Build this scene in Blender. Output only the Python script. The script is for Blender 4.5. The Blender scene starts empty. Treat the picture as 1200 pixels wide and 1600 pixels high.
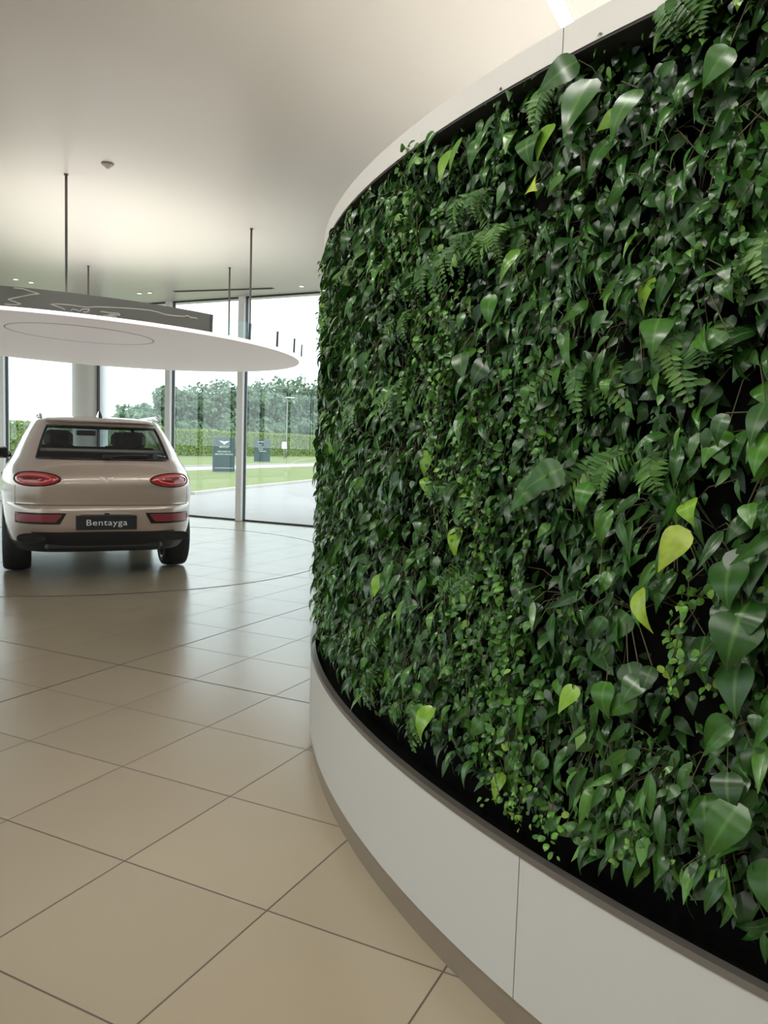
import bpy, math, random
import numpy as np
from mathutils import Vector, Matrix

random.seed(7)
RNG = np.random.default_rng(11)
PI = math.pi
scene = bpy.context.scene
COL = scene.collection

# ------------------------------------------------------------------ helpers
def link(o, parent=None):
    COL.objects.link(o)
    if parent is not None:
        o.parent = parent
    return o

def tag(o, label=None, cat=None, group=None, kind=None):
    if label: o['label'] = label
    if cat: o['category'] = cat
    if group: o['group'] = group
    if kind: o['kind'] = kind
    return o

def empty(name, loc=(0, 0, 0), rz=0.0):
    o = bpy.data.objects.new(name, None)
    o.empty_display_size = 0.1
    o.location = loc
    o.rotation_euler = (0, 0, rz)
    return link(o)

class MB:
    """collects polygons for one mesh"""
    def __init__(s):
        s.v = []; s.f = []; s.m = []; s.sm = []
    def add(s, verts, faces, mi=0, smooth=False):
        b = len(s.v)
        s.v += [tuple(map(float, p)) for p in verts]
        for f in faces:
            s.f.append([i + b for i in f]); s.m.append(mi); s.sm.append(smooth)
    def box(s, c, size, rz=0.0, mi=0, bev=0.0):
        sx, sy, sz = size[0] / 2, size[1] / 2, size[2] / 2
        cr, sr = math.cos(rz), math.sin(rz)
        if bev <= 0:
            pts = [(-sx, -sy, -sz), (sx, -sy, -sz), (sx, sy, -sz), (-sx, sy, -sz), (-sx, -sy, sz), (sx, -sy, sz), (sx, sy, sz), (-sx, sy, sz)]
            fs = [(0, 3, 2, 1), (4, 5, 6, 7), (0, 1, 5, 4), (1, 2, 6, 5), (2, 3, 7, 6), (3, 0, 4, 7)]
        else:
            b = min(bev, sx * .9, sy * .9, sz * .9)
            rings = []
            for z, ins in ((-sz, b), (-sz + b, 0), (sz - b, 0), (sz, b)):
                x, y = sx - ins, sy - ins
                k = b if ins == 0 else b
                rings.append([(-x + k, -y, z), (x - k, -y, z), (x, -y + k, z), (x, y - k, z), (x - k, y, z), (-x + k, y, z), (-x, y - k, z), (-x, -y + k, z)])
            pts = [p for r in rings for p in r]
            fs = [tuple(range(7, -1, -1)), tuple(range(24, 32))]
            for r in range(3):
                for i in range(8):
                    j = (i + 1) % 8
                    fs.append((r * 8 + i, r * 8 + j, r * 8 + 8 + j, r * 8 + 8 + i))
        s.add([(c[0] + x * cr - y * sr, c[1] + x * sr + y * cr, c[2] + z) for x, y, z in pts], fs, mi)
    def tube(s, path, r, n=8, mi=0, closed=False, caps=True):
        P = [Vector(p) for p in path]
        m = len(P)
        rr = r if isinstance(r, (list, tuple)) else [r] * m
        up = Vector((0, 0, 1))
        vs = []
        prev = None
        for i in range(m):
            a = P[(i - 1) % m] if (closed or i > 0) else P[i]
            b = P[(i + 1) % m] if (closed or i < m - 1) else P[i]
            t = (b - a)
            if t.length < 1e-9: t = Vector((0, 0, 1))
            t.normalize()
            if prev is None:
                x = t.cross(up)
                if x.length < .05: x = t.cross(Vector((1, 0, 0)))
            else:
                x = prev - t * prev.dot(t)
            x.normalize(); prev = x
            y = t.cross(x)
            for k in range(n):
                a_ = 2 * PI * k / n
                vs.append(P[i] + (x * math.cos(a_) + y * math.sin(a_)) * rr[i])
        fs = []
        for i in range(m if closed else m - 1):
            for k in range(n):
                k2 = (k + 1) % n
                i2 = (i + 1) % m
                fs.append((i * n + k, i * n + k2, i2 * n + k2, i2 * n + k))
        if caps and not closed:
            fs.append(tuple(range(n - 1, -1, -1)))
            fs.append(tuple((m - 1) * n + k for k in range(n)))
        s.add(vs, fs, mi, True)
    def lathe(s, prof, n=32, c=(0, 0, 0), axis='z', mi=0, a0=0.0, a1=2 * PI, smooth=True, closed=False):
        """prof: list of (radius, height)"""
        full = abs(a1 - a0 - 2 * PI) < 1e-6
        cols = n if full else n + 1
        vs = []
        for k in range(cols):
            a = a0 + (a1 - a0) * k / n
            ca, sa = math.cos(a), math.sin(a)
            for (r, h) in prof:
                p = (r * ca, r * sa, h) if axis == 'z' else (h, r * ca, r * sa)
                vs.append((c[0] + p[0], c[1] + p[1], c[2] + p[2]))
        m = len(prof)
        fs = []
        for k in range(n):
            k2 = (k + 1) % cols
            for i in range(m if closed else m - 1):
                i2 = (i + 1) % m
                fs.append((k * m + i, k2 * m + i, k2 * m + i2, k * m + i2))
        if closed and not full:
            fs.append(tuple(range(m - 1, -1, -1)))
            fs.append(tuple((cols - 1) * m + i for i in range(m)))
        s.add(vs, fs, mi, smooth)
    def prism(s, pts, z0, z1, mi=0):
        n = len(pts)
        vs = [(x, y, z0) for x, y in pts] + [(x, y, z1) for x, y in pts]
        fs = [tuple(range(n - 1, -1, -1)), tuple(range(n, 2 * n))]
        fs += [(i, (i + 1) % n, n + (i + 1) % n, n + i) for i in range(n)]
        s.add(vs, fs, mi)
    def build(s, name, mats, parent=None, loc=None, rz=None, autosmooth=None):
        me = bpy.data.meshes.new(name)
        me.from_pydata(s.v, [], s.f)
        if not isinstance(mats, (list, tuple)): mats = [mats]
        for m in mats: me.materials.append(m)
        me.polygons.foreach_set('material_index', s.m)
        me.polygons.foreach_set('use_smooth', s.sm)
        me.update()
        if autosmooth is not None:
            me.set_sharp_from_angle(angle=math.radians(autosmooth))
        o = bpy.data.objects.new(name, me)
        if loc is not None: o.location = loc
        if rz is not None: o.rotation_euler = (0, 0, rz)
        return link(o, parent)

def text_mesh(txt, size, depth, name, mat, parent, M, align='CENTER', space=1.0):
    cu = bpy.data.curves.new(name, 'FONT')
    cu.body = txt; cu.size = size; cu.extrude = depth; cu.align_x = align; cu.align_y = 'CENTER'
    cu.space_character = space
    cu.resolution_u = 3
    t = bpy.data.objects.new(name, cu)
    COL.objects.link(t)
    dg = bpy.context.evaluated_depsgraph_get()
    me = bpy.data.meshes.new_from_object(t.evaluated_get(dg))
    bpy.data.objects.remove(t)
    me.transform(M)
    me.materials.clear(); me.materials.append(mat)
    me.name = name
    return link(bpy.data.objects.new(name, me), parent)

def copy_tree(o, parent=None):
    c = o.copy(); COL.objects.link(c)
    if parent is not None: c.parent = parent
    for ch in list(o.children): copy_tree(ch, c)
    return c

# ------------------------------------------------------------------ materials
def mat(name, col, rough=.5, metal=0.0, spec=.5, coat=0.0, emit=None, estr=0.0, trans=0.0, noise=None, bump=None):
    m = bpy.data.materials.new(name); m.use_nodes = True
    nt = m.node_tree; b = nt.nodes['Principled BSDF']
    b.inputs['Base Color'].default_value = (*col, 1)
    b.inputs['Roughness'].default_value = rough
    b.inputs['Metallic'].default_value = metal
    b.inputs['Specular IOR Level'].default_value = spec
    b.inputs['Coat Weight'].default_value = coat
    b.inputs['Coat Roughness'].default_value = .05
    b.inputs['Transmission Weight'].default_value = trans
    if emit:
        b.inputs['Emission Color'].default_value = (*emit, 1)
        b.inputs['Emission Strength'].default_value = estr
    if noise:      # (scale, amount)
        tc = nt.nodes.new('ShaderNodeTexCoord')
        nz = nt.nodes.new('ShaderNodeTexNoise'); nz.inputs['Scale'].default_value = noise[0]; nz.inputs['Detail'].default_value = 5
        nt.links.new(tc.outputs['Object'], nz.inputs['Vector'])
        mr = nt.nodes.new('ShaderNodeMapRange')
        mr.inputs['To Min'].default_value = 1 - noise[1]; mr.inputs['To Max'].default_value = 1 + noise[1]
        nt.links.new(nz.outputs['Fac'], mr.inputs['Value'])
        mx = nt.nodes.new('ShaderNodeMix'); mx.data_type = 'RGBA'; mx.blend_type = 'MULTIPLY'; mx.inputs['Factor'].default_value = 1
        mx.inputs[6].default_value = (*col, 1)
        nt.links.new(mr.outputs['Result'], mx.inputs[7])
        nt.links.new(mx.outputs[2], b.inputs['Base Color'])
    if bump:
        tc2 = nt.nodes.new('ShaderNodeTexCoord')
        n2 = nt.nodes.new('ShaderNodeTexNoise'); n2.inputs['Scale'].default_value = bump[0]; n2.inputs['Detail'].default_value = 6
        nt.links.new(tc2.outputs['Object'], n2.inputs['Vector'])
        bp = nt.nodes.new('ShaderNodeBump'); bp.inputs['Strength'].default_value = bump[1]; bp.inputs['Distance'].default_value = .01
        nt.links.new(n2.outputs['Fac'], bp.inputs['Height'])
        nt.links.new(bp.outputs['Normal'], b.inputs['Normal'])
    return m

def glass_mat(name, tint, refl=1.0, rough=0.0, ior=1.5):
    """thin pane: tinted see-through plus mirror reflection by Fresnel"""
    m = bpy.data.materials.new(name); m.use_nodes = True
    nt = m.node_tree; nt.nodes.clear()
    out = nt.nodes.new('ShaderNodeOutputMaterial')
    tr = nt.nodes.new('ShaderNodeBsdfTransparent'); tr.inputs['Color'].default_value = (*tint, 1)
    gl = nt.nodes.new('ShaderNodeBsdfGlossy'); gl.inputs['Color'].default_value = (refl, refl, refl, 1); gl.inputs['Roughness'].default_value = rough
    geo = nt.nodes.new('ShaderNodeNewGeometry')
    dt = nt.nodes.new('ShaderNodeVectorMath'); dt.operation = 'DOT_PRODUCT'
    nt.links.new(geo.outputs['Normal'], dt.inputs[0]); nt.links.new(geo.outputs['Incoming'], dt.inputs[1])
    ab = nt.nodes.new('ShaderNodeMath'); ab.operation = 'ABSOLUTE'; nt.links.new(dt.outputs['Value'], ab.inputs[0])
    om = nt.nodes.new('ShaderNodeMath'); om.operation = 'SUBTRACT'; om.inputs[0].default_value = 1; nt.links.new(ab.outputs[0], om.inputs[1])
    pw = nt.nodes.new('ShaderNodeMath'); pw.operation = 'POWER'; pw.inputs[1].default_value = 5; nt.links.new(om.outputs[0], pw.inputs[0])
    f0 = ((ior - 1) / (ior + 1)) ** 2
    fr = nt.nodes.new('ShaderNodeMath'); fr.operation = 'MULTIPLY_ADD'; fr.inputs[1].default_value = 1 - f0; fr.inputs[2].default_value = f0
    nt.links.new(pw.outputs[0], fr.inputs[0])
    mx = nt.nodes.new('ShaderNodeMixShader')
    nt.links.new(fr.outputs[0], mx.inputs['Fac'])
    nt.links.new(tr.outputs[0], mx.inputs[1]); nt.links.new(gl.outputs[0], mx.inputs[2])
    nt.links.new(mx.outputs[0], out.inputs['Surface'])
    return m

def floor_mat():
    m = bpy.data.materials.new('porcelain_tiles'); m.use_nodes = True
    nt = m.node_tree; N = nt.nodes; L = nt.links
    b = N['Principled BSDF']
    geo = N.new('ShaderNodeNewGeometry'); sp = N.new('ShaderNodeSeparateXYZ')
    L.new(geo.outputs['Position'], sp.inputs[0])
    def math_(op, a, v=None):
        n = N.new('ShaderNodeMath'); n.operation = op
        if isinstance(a, (int, float)): n.inputs[0].default_value = a
        else: L.new(a, n.inputs[0])
        if v is not None:
            if isinstance(v, (int, float)): n.inputs[1].default_value = v
            else: L.new(v, n.inputs[1])
        return n.outputs[0]
    def lines(src, off, pitch, half):
        a = math_('SUBTRACT', src, off - 60 * pitch)
        q = math_('DIVIDE', a, pitch)
        fr = math_('FRACT', q)
        d = math_('ABSOLUTE', math_('SUBTRACT', fr, .5))
        ln = math_('GREATER_THAN', d, .5 - half / pitch)
        return ln, math_('FLOOR', q)
    lx, ix = lines(sp.outputs[0], -1.980, .606, .0032)
    ly, iy = lines(sp.outputs[1], 2.013, .6, .0032)
    jx, _ = lines(sp.outputs[0], -3.798, 3.636, .0058)
    jy, _ = lines(sp.outputs[1], 3.813, 3.6, .0058)
    grout = math_('MAXIMUM', lx, ly); joint = math_('MAXIMUM', jx, jy)
    cmb = N.new('ShaderNodeCombineXYZ'); L.new(ix, cmb.inputs[0]); L.new(iy, cmb.inputs[1])
    wn = N.new('ShaderNodeTexWhiteNoise'); wn.noise_dimensions = '2D'; L.new(cmb.outputs[0], wn.inputs['Vector'])
    nz = N.new('ShaderNodeTexNoise'); nz.inputs['Scale'].default_value = 2.2; nz.inputs['Detail'].default_value = 6
    L.new(geo.outputs['Position'], nz.inputs['Vector'])
    f = math_('ADD', math_('MULTIPLY', wn.outputs['Value'], .45), math_('MULTIPLY', nz.outputs['Fac'], .55))
    cr = N.new('ShaderNodeValToRGB')
    cr.color_ramp.elements[0].position = .15; cr.color_ramp.elements[0].color = (.285, .242, .171, 1)
    cr.color_ramp.elements[1].position = .85; cr.color_ramp.elements[1].color = (.318, .271, .192, 1)
    L.new(f, cr.inputs[0])
    m1 = N.new('ShaderNodeMix'); m1.data_type = 'RGBA'; m1.inputs[7].default_value = (.085, .068, .05, 1)
    L.new(grout, m1.inputs[0]); L.new(cr.outputs[0], m1.inputs[6])
    m2 = N.new('ShaderNodeMix'); m2.data_type = 'RGBA'; m2.inputs[7].default_value = (.03, .026, .024, 1)
    L.new(joint, m2.inputs[0]); L.new(m1.outputs[2], m2.inputs[6])
    L.new(m2.outputs[2], b.inputs['Base Color'])
    rg = math_('ADD', .235, math_('MULTIPLY', math_('MAXIMUM', grout, joint), .4))
    L.new(rg, b.inputs['Roughness'])
    b.inputs['Specular IOR Level'].default_value = .5
    return m

def leaf_mat(name, ramp, vein=0.0, rough=.34, transl=.15):
    m = bpy.data.materials.new(name); m.use_nodes = True
    nt = m.node_tree; N = nt.nodes; L = nt.links
    b = N['Principled BSDF']; out = N['Material Output']
    at = N.new('ShaderNodeAttribute'); at.attribute_name = 'tint'
    cr = N.new('ShaderNodeValToRGB')
    els = cr.color_ramp.elements
    while len(els) < len(ramp): els.new(.5)
    for e, (p, c) in zip(els, ramp):
        e.position = p; e.color = (*c, 1)
    L.new(at.outputs['Fac'], cr.inputs[0])
    col = cr.outputs[0]
    tc = N.new('ShaderNodeTexCoord'); nz = N.new('ShaderNodeTexNoise'); nz.inputs['Scale'].default_value = 45; nz.inputs['Detail'].default_value = 3
    L.new(tc.outputs['Object'], nz.inputs['Vector'])
    mrn = N.new('ShaderNodeMapRange'); mrn.inputs['To Min'].default_value = .62; mrn.inputs['To Max'].default_value = 1.38
    L.new(nz.outputs['Fac'], mrn.inputs['Value'])
    mxn = N.new('ShaderNodeMix'); mxn.data_type = 'RGBA'; mxn.blend_type = 'MULTIPLY'; mxn.inputs[0].default_value = 1
    L.new(col, mxn.inputs[6]); L.new(mrn.outputs['Result'], mxn.inputs[7]); col = mxn.outputs[2]
    if vein > 0:
        ac = N.new('ShaderNodeAttribute'); ac.attribute_name = 'across'
        mr = N.new('ShaderNodeMapRange'); mr.inputs['From Min'].default_value = .0; mr.inputs['From Max'].default_value = .16
        mr.inputs['To Min'].default_value = vein; mr.inputs['To Max'].default_value = 0
        L.new(ac.outputs['Fac'], mr.inputs['Value'])
        mx = N.new('ShaderNodeMix'); mx.data_type = 'RGBA'; mx.inputs[7].default_value = (.22, .42, .10, 1)
        L.new(mr.outputs['Result'], mx.inputs[0]); L.new(col, mx.inputs[6])
        col = mx.outputs[2]
    L.new(col, b.inputs['Base Color'])
    b.inputs['Roughness'].default_value = rough
    b.inputs['Specular IOR Level'].default_value = .40
    tl = N.new('ShaderNodeBsdfTranslucent'); L.new(col, tl.inputs['Color'])
    ms = N.new('ShaderNodeMixShader'); ms.inputs[0].default_value = transl
    L.new(b.outputs[0], ms.inputs[1]); L.new(tl.outputs[0], ms.inputs[2])
    L.new(ms.outputs[0], out.inputs['Surface'])
    return m

M = {}
M['floor'] = floor_mat()
M['ceiling'] = mat('white_satin_ceiling', (.74, .71, .66), .34, spec=.35)
M['white_wall'] = mat('white_wall_paint', (.74, .73, .70), .6)
M['white_panel'] = mat('white_lacquered_panel', (.43, .435, .415), .42)
M['fascia'] = mat('white_fascia', (.49, .485, .45), .45)
M['frame_white'] = mat('white_powder_coat', (.88, .88, .88), .4)
M['gasket'] = mat('black_gasket', (.02, .022, .026), .5)
M['steel'] = mat('brushed_steel', (.42, .40, .37), .38, .85, noise=(30, .12))
M['lip'] = mat('grey_metal_lip', (.20, .185, .17), .35, .7)
M['skirting'] = mat('steel_skirting', (.36, .32, .27), .36, .75, noise=(8, .08))
M['felt'] = mat('black_planting_felt', (.0035, .004, .0035), 1.0, spec=.05)
M['dark'] = mat('dark_seam', (.03, .03, .03), .8)
M['raft'] = mat('white_luminous_raft', (.80, .74, .72), .5, emit=(1, .93, .92), estr=.20)
M['raft_edge'] = mat('lit_raft_edge', (.9, .85, .85), .4, emit=(1, .93, .94), estr=1.0)
M['raft_top'] = mat('raft_upper_side', (.5, .5, .49), .6)
M['raft_line'] = mat('raft_thin_line', (.42, .38, .37), .5)
M['band'] = mat('dark_grey_glossy_band', (.23, .24, .23), .22, .0, .5)
M['refl_line'] = mat('white_reflection_line', (.85, .85, .84), .45)  # ceiling lights mirrored in the band, painted as white lines
M['rod'] = mat('grey_steel_rod', (.16, .15, .14), .4, .6)
M['pane'] = glass_mat('window_glass', (.93, .97, .96), .95, 0, 1.5)
M['clear'] = glass_mat('clear_glass', (.86, .93, .92), 1, 0, 1.45)
M['lamp'] = mat('lit_lamp', (1, 1, 1), .4, emit=(1, .97, .94), estr=9.0)
M['strip'] = mat('lit_strip', (1, 1, 1), .4, emit=(1, .965, .97), estr=11.0)
M['plastic'] = mat('cream_plastic', (.62, .56, .47), .5)
M['vent'] = mat('grey_vent_metal', (.30, .30, .28), .5, .2)
# car
M['paint'] = mat('pale_champagne_paint', (.43, .36, .305), .30, .35, .5, coat=1.0)
M['tint'] = glass_mat('tinted_car_glass', (.64, .70, .70), 1, 0, 1.5)
M['black_gloss'] = mat('black_gloss_trim', (.012, .013, .015), .15)
M['black_plastic'] = mat('black_plastic', (.018, .020, .024), .45)
M['rubber'] = mat('tyre_rubber', (.020, .022, .026), .62)
M['rim'] = mat('silver_wheel', (.55, .55, .55), .25, .9)
M['chrome'] = mat('chrome', (.75, .75, .75), .12, 1.0)
M['lamp_red'] = mat('red_lamp_lens', (.42, .028, .032), .12, 0, .6, coat=1)
M['lamp_inner'] = mat('pale_red_light_ring', (.72, .16, .15), .2, 0, .6, coat=.5)
M['lamp_dark'] = mat('dark_red_lamp_core', (.16, .012, .02), .2, 0, .5, coat=.5)
M['refl_red'] = mat('dark_red_reflector', (.23, .025, .04), .2, 0, .5, coat=.5)
M['plate'] = mat('dark_plate', (.012, .016, .020), .35)
M['letter'] = mat('white_lettering', (.78, .79, .78), .5)
M['leather'] = mat('dark_leather', (.022, .024, .028), .5)
M['cover'] = mat('taupe_cover', (.42, .37, .33), .8)  # load cover, paler to stand in for floor reflected in the rear glass
# outside
M['asphalt'] = mat('grey_paving', (.33, .31, .305), .75, noise=(.55, .10))
M['road'] = mat('pale_road', (.56, .545, .53), .85)
M['kerb'] = mat('concrete_kerb', (.52, .48, .44), .9)
M['grass'] = mat('mown_grass', (.17, .205, .062), .9, noise=(.35, .2))
M['sign'] = mat('dark_teal_sign', (.032, .068, .082), .35)
M['bark'] = mat('tree_bark', (.10, .07, .05), .9)
M['tree_leaf'] = leaf_mat('tree_leaves', [(0, (.055, .115, .065)), (.5, (.12, .205, .115)), (1, (.26, .35, .22))], 0, .6, .25)
M['hedge_leaf'] = leaf_mat('hedge_leaves', [(0, (.13, .21, .055)), (.5, (.26, .35, .09)), (1, (.46, .48, .16))], 0, .6, .25)
M['hedge_core'] = mat('hedge_core', (.07, .12, .03), .9)
# plants
M['heart_leaf'] = leaf_mat('heart_leaf', [(0, (.010, .040, .008)), (.45, (.026, .092, .012)), (.78, (.060, .175, .018)), (.92, (.17, .31, .028)), (1, (.33, .40, .045))], .22, .26, .15)
M['fig_leaf'] = leaf_mat('fig_leaf', [(0, (.020, .075, .013)), (.5, (.055, .165, .022)), (.85, (.125, .285, .036)), (1, (.25, .38, .06))], .12, .32, .2)
M['fern_leaf'] = leaf_mat('fern_leaf', [(0, (.022, .075, .016)), (.5, (.055, .150, .026)), (1, (.13, .25, .042))], 0, .40, .2)
M['lance_leaf'] = leaf_mat('lance_leaf', [(0, (.014, .050, .012)), (.5, (.034, .112, .018)), (.85, (.080, .20, .030)), (1, (.17, .30, .045))], .15, .25, .15)
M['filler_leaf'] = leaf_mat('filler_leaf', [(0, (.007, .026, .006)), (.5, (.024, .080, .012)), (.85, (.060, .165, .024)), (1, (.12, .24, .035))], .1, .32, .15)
M['vine'] = mat('brown_vine_stem', (.06, .055, .022), .8)

# ------------------------------------------------------------------ camera
H = 1.487
cam_d = bpy.data.cameras.new('camera')
cam_d.sensor_fit = 'VERTICAL'; cam_d.sensor_height = 36.0
cam_d.lens = 1240.0 / 1600.0 * 36.0
cam_d.clip_start = .05; cam_d.clip_end = 800
cam = link(bpy.data.objects.new('camera', cam_d))
YAW, PITCH, ROLL = math.radians(26.4515), math.radians(4.7661), math.radians(1.7899)
cam.matrix_world = Matrix.Translation((0, 0, H)) @ Matrix.Rotation(YAW, 4, 'Z') @ Matrix.Rotation(PI / 2 - PITCH, 4, 'X') @ Matrix.Rotation(ROLL, 4, 'Z')
scene.camera = cam

# ------------------------------------------------------------------ room shell
CZ = 4.13
GY = 12.10
XL, XR, YB = -20.0, 8.0, -8.0
m = MB(); m.box(((XL + XR) / 2, (YB + GY) / 2, -.06), (XR - XL, GY - YB, .12))
fl = m.build('floor', M['floor']); tag(fl, kind='structure')
m = MB(); m.box(((XL + XR) / 2, (YB + GY) / 2, CZ + .1), (XR - XL + .6, GY - YB + .6, .2))
tag(m.build('ceiling', M['ceiling']), kind='structure')
m = MB(); m.box((XR + .1, (YB + GY) / 2, CZ / 2), (.2, GY - YB, CZ))
tag(m.build('wall_right', M['white_wall']), kind='structure')
m = MB(); m.box(((-4 + XR) / 2, YB - .1, CZ / 2), (XR + 4, .2, CZ))
tag(m.build('wall_behind', M['white_wall']), kind='structure')

# glazing: one pane per bay, white mullions with dark gaskets
wn = [0]
def glazing(axis, fixed, stops, y_in):
    """axis 'x': run along X at Y=fixed; 'y': run along Y at X=fixed"""
    for a, b in zip(stops[:-1], stops[1:]):
        wn[0] += 1
        root = empty('window_%d' % wn[0], ((a + b) / 2, fixed, 0) if axis == 'x' else (fixed, (a + b) / 2, 0), 0 if axis == 'x' else PI / 2)
        tag(root, kind='structure')
        w = b - a
        p = MB(); p.box((0, 0, CZ / 2), (w - .10, .012, CZ - .05)); p.build('glass_pane', M['pane'], root)
        fr = MB()
        fr.box((0, 0, .015), (w - .10, .05, .030)); fr.box((0, 0, CZ - .012), (w - .10, .05, .024))
        fr.build('window_frame', M['gasket'], root)
        for s in (-1, 1):
            g = MB(); g.box((s * (w / 2 - .070), 0, CZ / 2), (.012, .06, CZ)); g.build('gasket', M['gasket'], root)
tn = [0]
def mullion(x, y, rz=0):
    tn[0] += 1
    m = MB(); m.box((0, 0, CZ / 2), (.128, .17, CZ), bev=.008)
    o = m.build('trim_%d' % tn[0], M['frame_white'], loc=(x, y, 0), rz=rz); tag(o, kind='structure')
back_stops = [-20.0, -17.75, -15.5, -12.93, -10.75, -9.02, -7.25, -5.5, -3.75, -2.0, -.25, 1.5, 3.25, 5.0, 8.0]
glazing('x', GY, back_stops, -1)
for x in back_stops[1:-1]:
    if x != -12.93: mullion(x, GY - .02)
# round column in the glass line
m = MB(); m.lathe([(.345, 0), (.345, CZ)], 40); col = m.build('trim_40', M['frame_white'], loc=(-12.90, GY, 0)); tag(col, kind='structure')
for s in (-1, 1):
    m = MB(); m.box((s * .355, -.12, CZ / 2), (.03, .05, CZ)); m.build('gasket', M['gasket'], col)
left_stops = [-8.0 + 2.0125 * i for i in range(11)][:-1] + [GY]
glazing('y', XL, left_stops, 1)
for y in left_stops[1:-1]: mullion(XL + .02, y, PI / 2)
behind_stops = [-20, -18, -16, -14, -12, -10, -8, -6, -4]
glazing('x', YB, behind_stops, 1)
for x in behind_stops[1:]: mullion(x, YB, 0)

# turntable ring flush in the floor
TC = (-8.07, 7.56)
m = MB(); m.lathe([(3.192, -.002), (3.192, .0035), (3.216, .0035), (3.216, -.002)], 160, smooth=False, closed=True)
t = m.build('turntable_ring', M['lip'], loc=(TC[0], TC[1], 0))
tag(t, 'thin dark metal ring of the round car turntable set flush in the tiled floor', 'floor ring')

# ceiling fittings ----------------------------------------------------------
def downlight(x, y, label, grp):
    r = empty('downlight', (x, y, CZ)); tag(r, label, 'light', grp)
    a = MB(); a.lathe([(.050, .0), (.050, -.012), (.040, -.014), (.038, -.002)], 24); a.build('bezel', M['frame_white'], r)
    l = MB(); l.lathe([(.0005, -.006), (.039, -.006)], 24); l.build('lamp', M['lamp'], r)
    return r
for i, (x, y, lb) in enumerate([(-11.9, 9.52, 'recessed ceiling downlight, left one of the pair above the dark raft band'),
        (-11.86, 9.80, 'recessed ceiling downlight, right one of the pair above the dark raft band'),
        (-10.70, 11.19, 'recessed ceiling downlight, left one of the pair beside the ceiling vent slot'),
        (-10.46, 11.2, 'recessed ceiling downlight, right one of the pair beside the ceiling vent slot'),
        (-7.43, 11.55, 'single recessed ceiling downlight close to the top edge of the green wall')]):
    downlight(x, y, lb, 'recessed downlights in the white ceiling')
r = empty('ceiling_vent', (-8.97, 11.4, CZ), math.atan2(.30, 1.93)); tag(r, 'long narrow grey linear air vent slot in the ceiling near the glass wall', 'vent')
m = MB(); m.box((0, 0, -.004), (1.96, .10, .008)); m.build('frame', M['vent'], r)
for k in (-1, 0, 1):
    m = MB(); m.box((0, k * .028, -.009), (1.92, .008, .006)); m.build('slat', M['dark'], r)
r = empty('smoke_detector', (-6.03, 5.87, CZ)); tag(r, 'small round cream smoke detector on the white ceiling', 'smoke detector')
m = MB(); m.lathe([(.0005, -.012), (.058, -.012), (.060, 0)], 28); m.build('base', M['vent'], r)
m = MB(); m.lathe([(.0005, -.050), (.016, -.050), (.026, -.036), (.050, -.020), (.054, -.012)], 28); m.build('sensor', M['plastic'], r)
def strip(x, y0, y1, lb):
    r = empty('strip_light', (x, (y0 + y1) / 2, CZ)); tag(r, lb, 'light')
    m = MB(); m.box((0, 0, -.003), (.082, y1 - y0, .006)); m.build('diffuser', M['strip'], r)
    for s in (-1, 1):
        m = MB(); m.box((s * .046, 0, -.005), (.010, y1 - y0 + .02, .010)); m.build('frame', M['frame_white'], r)
strip(-1.362, -6.5, 8.5, 'glowing white linear light recessed in the ceiling above the green wall')
strip(2.4, -6.5, 0.2, 'added unseen linear light in the ceiling behind the camera on the wall side')  # added out of view to brighten the room
strip(-5.1, -7.0, -1.0, 'added unseen linear light in the ceiling behind the camera on the open side')  # second added strip, also out of view for more room light

for i, a in enumerate((208, 220, 232, 244, 256)):  # added fixtures out of view, giving the plant wall more contrast
    ca, sa = math.cos(math.radians(a)), math.sin(math.radians(a))
    r = empty('added_spot', (1.743 + 6.9 * ca, 5.748 + 6.9 * sa, CZ), math.radians(a))
    tag(r, 'added unseen white ceiling spotlight aimed at the green wall from above the walkway', 'light', 'added ceiling spotlights aimed at the green wall')
    m = MB(); m.lathe([(.0005, -.004), (.06, -.004), (.06, 0)], 24); m.build('base', M['frame_white'], r)
    m = MB(); m.tube([(0, 0, 0), (0, 0, -.05)], .01, 8); m.tube([(.05, 0, -.03), (-.06, 0, -.13)], .042, 20); m.build('lamp_head', M['frame_white'], r)
    m = MB(); m.tube([(-.060, 0, -.130), (-.062, 0, -.132)], .036, 20); m.build('lens', M['lamp'], r)
# ------------------------------------------------------------------ suspended light raft
RC = (-8.156, 7.394); RZ = 2.617
raft = empty('ceiling_raft', (RC[0], RC[1], RZ)); raft.rotation_euler = (-.0165, .025, 0)
RINV = raft.rotation_euler.to_matrix().inverted()
tag(raft, 'large round white glowing light raft hung on rods above the parked car', 'light')
m = MB(); m.lathe([(.0005, 0), (1.2, 0), (2.0, 0), (2.72, .004), (2.85, .012)], 120); m.build('underside', M['raft'], raft)
m = MB(); m.lathe([(2.85, .012), (2.90, .020), (2.92, .030), (2.91, .040)], 160); m.build('rim', M['raft_edge'], raft)
m = MB(); m.lathe([(2.91, .040), (2.70, .06), (.0005, .06)], 120); m.build('top_panel', M['raft_top'], raft)
GX, GY_, GR = 1.17, -.97, .76
m = MB(); m.lathe([(GR, -.002), (GR, .003), (GR + .013, .003), (GR + .013, -.002)], 100, c=(GX, GY_, 0), closed=True, smooth=False); m.build('thin_ring', M['raft_line'], raft)  # off-centre thin ring, darker than the underside
BR = 2.88
def band_arc(a0, a1, name, mt, z0=.04, z1=.225, t=.012, n=90):
    m = MB(); m.lathe([(BR, z0), (BR, z1), (BR - t, z1), (BR - t, z0)], n, a0=a0, a1=a1, closed=True, smooth=True)
    return m.build(name, mt, raft, autosmooth=30)
A_END = math.radians(-15)
dk = band_arc(math.radians(-178), A_END, 'glossy_band', M['band'])  # glossy upstand that carries the drawn reflections
npan = 18
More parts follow.
